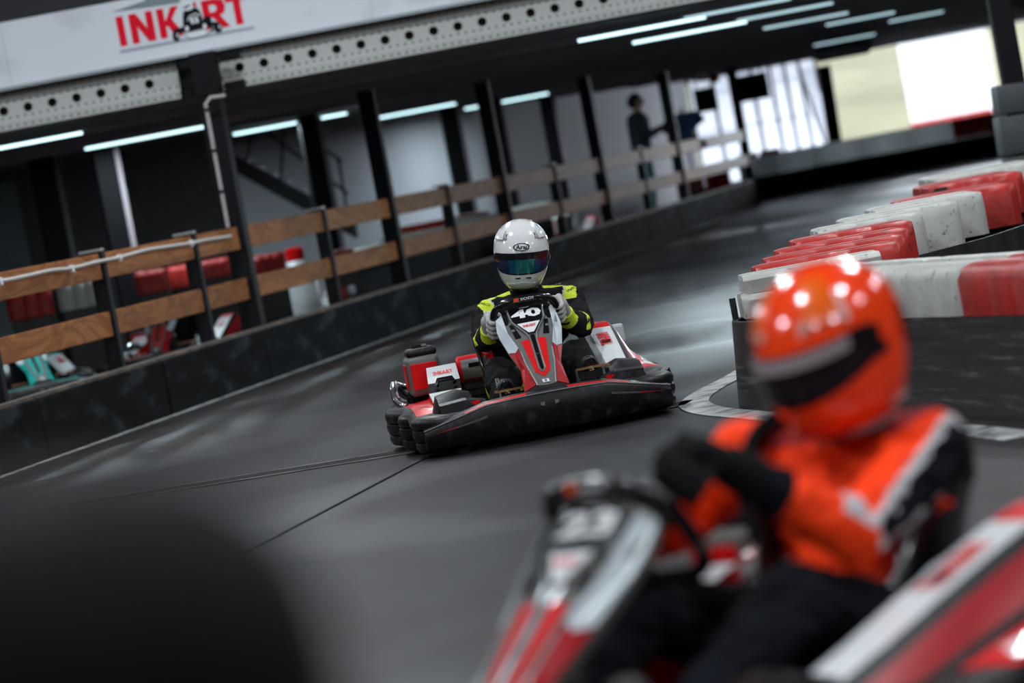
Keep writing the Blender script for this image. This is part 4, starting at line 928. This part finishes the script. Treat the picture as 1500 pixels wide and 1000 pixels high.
def make_driver(par, J, mats, classify):
    mb = MB(); V = {k: Vector(v) for k, v in J.items()}
    pel, ch, nk = V['pelvis'], V['chest'], V['neck']
    # trunk
    mb.ball(pel,(.185,.15,.14)); mb.ball(pel.lerp(ch,.5)+Vector((0,.02,0)),(.165,.135,.17)); mb.ball(ch,(.205,.145,.17)); mb.cap(pel+Vector((0,.01,0)),.13,ch,.145)
    mb.cap(ch+Vector((0,0,.06)),.12,nk,.075); mb.ball(V['head'],(.085,.10,.12)); mb.cap(nk,.07,V['head'],.075)
    for s in ('l','r'):
        sh, el, wr, hi, kn, an = (V[q+s] for q in ('sh','el','wr','hip','kn','an'))
        mb.cap(ch.lerp(sh,.35)+Vector((0,0,.05)),.105,sh,.082); mb.cap(sh,.080,sh.lerp(el,.45),.071); mb.cap(sh.lerp(el,.45),.071,el,.060); mb.cap(el,.060,el.lerp(wr,.35),.058); mb.cap(el.lerp(wr,.35),.058,wr,.040)
        mb.cap(hi,.115,hi.lerp(kn,.5),.098); mb.cap(hi.lerp(kn,.5),.098,kn,.078); mb.cap(kn,.078,kn.lerp(an,.35),.074); mb.cap(kn.lerp(an,.35),.074,an,.052)
    body = remesh(mb,'body',.008,par,mats,lambda c,n: classify(c,n,V),7,.006,13)
    return body
def make_glove(par, G, O, N, T, wr, mat, cuffmat):
    # G rim point, O outward in the wheel plane, N towards the driver, T along the rim (towards the thumb)
    mb = MB(); G, wr = Vector(G), Vector(wr)
    for i in range(4):
        b = G+T*(-.041+.0275*i); ln = (.92,1.0,1.04,.96)[3-i]
        p = [b+O*.030+N*.022, b+O*.038*ln-N*.010, b+O*.022-N*.038*ln, b-O*.010-N*.040*ln, b-O*.026*ln-N*.020]
        rr = (.0135,.013,.0125,.0115,.0105)
        for q in range(4): mb.cap(p[q],rr[q],p[q+1],rr[q+1],8)
    pc = G+O*.034+N*.046
    mb.ball(pc,(.030,.030,.030)); mb.cap(G+T*.036+O*.030+N*.030,.019,G-T*.036+O*.030+N*.030,.018); mb.cap(G+T*.036+O*.030+N*.055,.019,G-T*.032+O*.032+N*.058,.018); mb.cap(pc,.034,wr,.036)
    tb = G+T*.040+O*.018+N*.045; mb.cap(tb,.016,G+T*.058-O*.006+N*.030,.0135,8); mb.cap(G+T*.058-O*.006+N*.030,.0135,G+T*.055-O*.024+N*.004,.0115,8)
    g = remesh(mb,'glove',.0042,par,[mat],None,3)
    d = (wr-pc).normalized(); MB().cyl(wr-d*.025,wr+d*.045,.043,.047,16).build('glove_cuff', cuffmat, g, smooth=False)
    return g
def make_shoe(par, an, toe, mat, sole, mark):
    an, toe = Vector(an), Vector(toe); d = (toe-an); mb = MB()
    mb.cap(an,.052,an.lerp(toe,.5),.050); mb.cap(an.lerp(toe,.5),.050,toe,.042); mb.ball(an+Vector((0,-.02,-.03)),(.045,.055,.05))
    s = remesh(mb,'shoe',.008,par,[mat],None,4)
    c = an.lerp(toe,.5)+Vector((0,.035,-.012)); q = d.to_track_quat('Z','Y').to_matrix(); MB().ball(c,(.046,.020,d.length/2+.055),16,10,0,q).build('sole', sole, s, smooth=True)
    o = lettering('shoe_mark','S', lambda a,b: toe+Vector((-a,.062,-.022+b)), .024,.024, mark, s, .02)
    return s
FBK = M('black_suit', (.008,.008,.0095), .9, var=.3, scale=10, bump=.25, bscale=25, spec=.12); FYL = M('neon_yellow', (.62,.78,.015), .7, var=.06, bump=.1, bscale=40); FWH = M('piping_white', (.5,.5,.52), .7)
GLV = M('pale_grey_glove', (.42,.42,.41), .75, var=.12, scale=25, bump=.3, bscale=60); NAV = M('dark_navy_suit', (.006,.007,.011), .9, var=.3, scale=9, bump=.25, bscale=25, spec=.1)
ORG = M('orange_red_jacket', (1.0,.055,.008), .7, var=.12, scale=9, bump=.3, bscale=22, spec=.12); ORD = M('deep_red_lining', (.28,.008,.01), .8)

A_LOC, A_RZ = (.04,20.313,0), math.radians(185)
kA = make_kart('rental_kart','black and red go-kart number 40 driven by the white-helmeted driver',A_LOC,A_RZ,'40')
pA_ = thing('person','driver in black and neon yellow suit with white helmet steering kart 40','person',A_LOC,A_RZ)
JA = dict(pelvis=(-.03,-.36,.22), chest=(-.105,-.40,.50), neck=(-.112,-.37,.68), head=(-.114,-.30,.85),
  shr=(.100,-.37,.580), elr=(.165,-.10,.475), wrr=(.150,.20,.525), hipr=(.07,-.30,.19), knr=(.145,.14,.315), anr=(.165,.53,.165),
  shl=(-.315,-.37,.575), ell=(-.325,-.08,.46), wrl=(-.222,.21,.525), hipl=(-.12,-.30,.19), knl=(-.25,.14,.33), anl=(-.25,.53,.19))
def clsA(c, n, V):
    best = (9,None,0)
    for k, a, b in (('ar','shr','elr'),('al','shl','ell'),('fr','elr','wrr'),('fl','ell','wrl'),('tr','hipr','knr'),('tl','hipl','knl'),('cr','knr','anr'),('cl','knl','anl'),('to','pelvis','chest'),('nk','chest','neck')):
        d, t = seg_t(c, V[a], V[b])
        r = .07 if k[0] in 'afc' else (.1 if k[0] == 't' and k != 'to' else .17)
        if d/r < best[0]: best = (d/r,k,t)
    k, t = best[1], best[2]
    # shoulder flashes: slanted yellow patches with a pale edge
    for s, sg_ in (('shr',1),('shl',-1)):
        q = c-V[s]; u = q.x*sg_
        if q.z > .0 and q.y > -.06:
            e = u-.45*(q.z-.05)
            if -.035 < e < .040 and q.z > .022 and q.z < .12: return 1 if e > -.026 else 2
    if k in ('nk','to') and c.z > .60 and n.z > .72 and abs(c.y+.37) < .022: return 1
    if k in ('fr','fl') and .10 < t < .34 and n.z > -.2: return 1
    if k in ('fr','fl') and .80 < t < .98: return 1
    if k in ('tr','tl') and t < .55 and abs(n.x) > .5 and n.z < .75 and c.z > .18: return 1
    return 0
make_driver(pA_, JA, [FBK,FYL,FWH], clsA)
hA = make_helmet(pA_, (-.114,-.285,.866), (math.radians(-9),math.radians(-7.0),math.radians(-5.0)), M('gloss_white_shell',(.74,.75,.76),.16,coat=1), 'white')
wn = Vector((0,-.82,.57)).normalized(); wu = (Vector((0,0,1))-wn*wn.z).normalized(); X1 = Vector((1,0,0))
make_glove(pA_, (.132,.33,.552), X1, wn, wu, (.160,.215,.525), GLV, FYL)
make_glove(pA_, (-.170,.32,.57), -X1, wn, wu, (-.225,.215,.535), GLV, FYL)
SHO = M('black_shoe',(.014,.013,.013),.55,bump=.2,bscale=40); GOLD = M('gold_print',(.45,.28,.12),.4)
make_shoe(pA_, (.165,.56,.13), (.165,.615,.265), SHO, GLB, GOLD); make_shoe(pA_, (-.255,.56,.15), (-.255,.615,.30), SHO, GLB, GOLD)
def flash(sx, V, s): 
    c = Vector(V); return lambda a,b: c+Vector((s*.018-a*.95, .084-abs(a)*.2, .068+b*.85-s*a*.38))
lettering('suit_lettering','SPARCO', lambda a,b: Vector((.185-b*.9,.44,.275+a)), .06,.022, WHT, pA_, .04)
lettering('suit_lettering','SPARCO', flash(1,JA['shr'],1), .062,.016, SBLK, pA_, .03); lettering('suit_lettering','SPARCO', flash(-1,JA['shl'],-1), .062,.016, SBLK, pA_, .03)

B_RZ = math.radians(180-45.5); B_LOC = (.386,8.132,0)
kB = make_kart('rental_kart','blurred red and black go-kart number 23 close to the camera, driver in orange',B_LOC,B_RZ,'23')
pB_ = thing('person','driver in bright orange jacket and orange helmet leaning over the nearest kart','person',B_LOC,B_RZ)
JB = dict(pelvis=(-.0,-.36,.22), chest=(-.00,-.37,.46), neck=(-.05,-.33,.65), head=(-.085,-.27,.80),
  shr=(.250,-.31,.600), elr=(.265,-.05,.50), wrr=(.120,.19,.60), hipr=(.10,-.30,.19), knr=(.20,.14,.36), anr=(.18,.53,.17),
  shl=(-.225,-.34,.575), ell=(-.265,-.03,.46), wrl=(-.175,.18,.63), hipl=(-.10,-.30,.19), knl=(-.22,.14,.36), anl=(-.20,.53,.17))
def clsB(c, n, V):
    best = (9,None,0)
    for k, a, b in (('ar','shr','elr'),('al','shl','ell'),('fr','elr','wrr'),('fl','ell','wrl'),('tr','hipr','knr'),('tl','hipl','knl'),('cr','knr','anr'),('cl','knl','anl'),('to','pelvis','chest'),('nk','chest','neck')):
        d, t = seg_t(c, V[a], V[b]); r = .07 if k[0] in 'afc' else (.1 if k[0] == 't' and k != 'to' else .17)
        if d/r < best[0]: best = (d/r,k,t)
    k, t = best[1], best[2]
    if k[0] in 'tc' and k != 'to': return 0
    if c.z < .335: return 0
    if k == 'al' or (k == 'fl' and t < .25):
        a_, b_ = (V['shl'],V['ell']) if k == 'al' else (V['ell'],V['wrl']); d = b_-a_; q = c-(a_+d*max(-.3,min(1,(c-a_).dot(d)/d.length_squared)))
        e = q.dot(Vector((-.75,-.66,.1)))
        return 0 if e > .048 else (2 if e > .036 else 1)
    if k == 'ar': return 1
    if k in ('fl','fr'): return 0 if t > .62 else 1
    if k in ('to','nk') and n.y < -.35: return 0
    if k == 'nk' and c.z > .62: return 3
    return 1
make_driver(pB_, JB, [NAV,ORG,FWH,ORD], clsB)
hB = make_helmet(pB_, (-.090,-.26,.818), (math.radians(-7),math.radians(4),math.radians(5)), M('fluo_orange_shell',(1.0,.060,.008),.18,coat=1), 'orange')
BGL = M('black_glove',(.007,.007,.008),.8,bump=.2,bscale=40,spec=.15)
make_glove(pB_, (.132,.33,.56), X1, wn, wu, (.150,.21,.58), BGL, BGL); make_glove(pB_, (-.150,.305,.645), (-X1*.8+wu*.6).normalized(), wn, (wu*.8+X1*.6).normalized(), (-.185,.19,.635), BGL, BGL)
make_shoe(pB_, (.17,.56,.14), (.17,.615,.285), SHO, GLB, GOLD); make_shoe(pB_, (-.21,.56,.14), (-.21,.615,.285), SHO, GLB, GOLD)
# harness strap over the orange jacket
MB().tube(smooth_path([Vector(p) for p in ((.10,-.40,.70),(.135,-.25,.665),(.15,-.19,.56),(.14,-.19,.44))],4),.020,6).build('chest_strap', BGL, pB_)

# parked karts in the pit behind the fence and by the gateway
def parked(px, py, Y, rz, num, lab, mats):
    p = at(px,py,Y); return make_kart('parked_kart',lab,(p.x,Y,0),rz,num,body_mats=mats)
TEAL = M('teal_panel',(.01,.30,.26),.35,coat=.4)
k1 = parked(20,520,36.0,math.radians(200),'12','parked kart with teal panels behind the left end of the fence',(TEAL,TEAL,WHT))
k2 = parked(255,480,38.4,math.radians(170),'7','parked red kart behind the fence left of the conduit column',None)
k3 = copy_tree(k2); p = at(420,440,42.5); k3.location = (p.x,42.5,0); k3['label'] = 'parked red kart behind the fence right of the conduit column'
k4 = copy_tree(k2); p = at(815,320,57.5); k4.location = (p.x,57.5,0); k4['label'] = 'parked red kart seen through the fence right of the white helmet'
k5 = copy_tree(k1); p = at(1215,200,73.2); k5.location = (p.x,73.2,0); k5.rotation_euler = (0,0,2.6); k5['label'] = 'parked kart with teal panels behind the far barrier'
for o in (k2,k3,k4): o['group'] = 'parked red karts'
# ------------------------------------------------------------ man behind the fence
mt = thing('person','man in dark jacket and teal trousers standing behind the fence handling gear','person',(mx_,my_+.1,.28),math.radians(-80))
DJK = M('dark_jacket',(.010,.018,.028),.8,bump=.2,bscale=20); TEA = M('teal_trousers',(.03,.13,.16),.8); SKN = M('skin',(.42,.24,.17),.55)
mb = MB(); v = Vector
mb.cap((0,0,.95),.15,(0,.02,1.36),.17); mb.ball((0,.02,1.40),(.22,.12,.12)); mb.cap((0,.02,1.45),.06,(0,.05,1.56),.055); mb.ball((0,.06,1.66),(.075,.095,.115)); mb.ball((0,.155,1.65),(.016,.022,.022))
for s in (-1,1):
    mb.cap((s*.09,0,.90),.10,(s*.10,.03,.50),.075); mb.cap((s*.10,.03,.50),.072,(s*.10,0,.08),.05); mb.cap((s*.10,0,.045),.04,(s*.10,.15,.04),.035)
    mb.cap((s*.20,.02,1.40),.065,(s*.23,.12,1.14),.052); mb.cap((s*.23,.12,1.14),.05,(s*.12,.36,1.22),.038)
    mb.cap((s*.12,.36,1.22),.035,(s*.10,.45,1.23),.03)
    for q in range(4): mb.cap((s*(.075+.018*q),.45,1.23),.011,(s*(.07+.018*q),.52,1.215-.006*q),.009,8)
    mb.cap((s*.06,.42,1.24),.012,(s*.045,.47,1.26),.010,8)
def clsM(c, n): return 2 if (c.z > 1.50 or c.y > .40) else (0 if c.z > .92 else (3 if c.z < .08 else 1))
remesh(mb,'body',.012,mt,[DJK,TEA,SKN,SHO],clsM,3,.004,9)
hb = MB().ball((0,.035,1.70),(.085,.10,.095)).ball((0,-.01,1.66),(.082,.085,.10)).build('hair', M('dark_hair',(.01,.008,.007),.8), mt, smooth=True)
for s in (-1,1): MB().ball((s*.03,.148,1.675),.011,8,6).build('eye', GLB, mt); MB().ball((s*.076,.05,1.655),(.012,.022,.032),8,6).build('ear', SKN, mt)
MB().ball((0,.147,1.605),(.026,.010,.008),8,6).build('mouth', M('lip',(.35,.13,.11),.5), mt)
q = thing('held_gear','dark piece of gear with a pale patch held by the man','gear',(mx_+.48,my_+.02,1.42)); MB().rbox((0,0,.06),(.26,.16,.16),.03,2).build('gear_body', COLM, q); MB().rbox((-.03,-.085,.07),(.10,.01,.07),.004,1).build('gear_patch', WHT, q)
# ------------------------------------------------------------ hall lamps over the track
LMP = M('lamp_glow',(.9,.95,1),.4,emit=(.95,.98,1.0),estr=14)
n = 0
for iy, Y in enumerate((1.5,7.5,13.5,19.5,25.0,30.2)):
    for ix, X in enumerate((-6.5,-1.5,3.5,8.5)):
        t = thing('hall_lamp','round high-bay lamp in row %s, place %s under the hall roof'%(['one','two','three','four','five','six'][iy],['one','two','three','four'][ix]),'lamp',(X,Y,5.4),0,'hall lamps')
        MB().lathe([(0,.42),(.05,.42),(.08,.30),(.10,.26),(.30,.02),(.30,0),(.285,0),(.09,.24),(0,.24)],(0,0,0),n=20).build('lamp_shade', STE, t, angle=40)
        MB().lathe([(0,.03),(.24,.03),(.24,.05),(0,.05)],(0,0,0),n=20).build('lamp_disc', LMP, t); MB().cyl((0,0,.4),(0,0,1.6),.012,n=6).build('lamp_rod', STE, t)
        l = area('lamp_light',(X,Y,5.38),(X,Y,0),.46,(155,135,118,122,116,118)[iy],(.89,.95,1.0)); l.parent = t; l.location = (0,0,-.02); l.rotation_euler = (0,0,0)
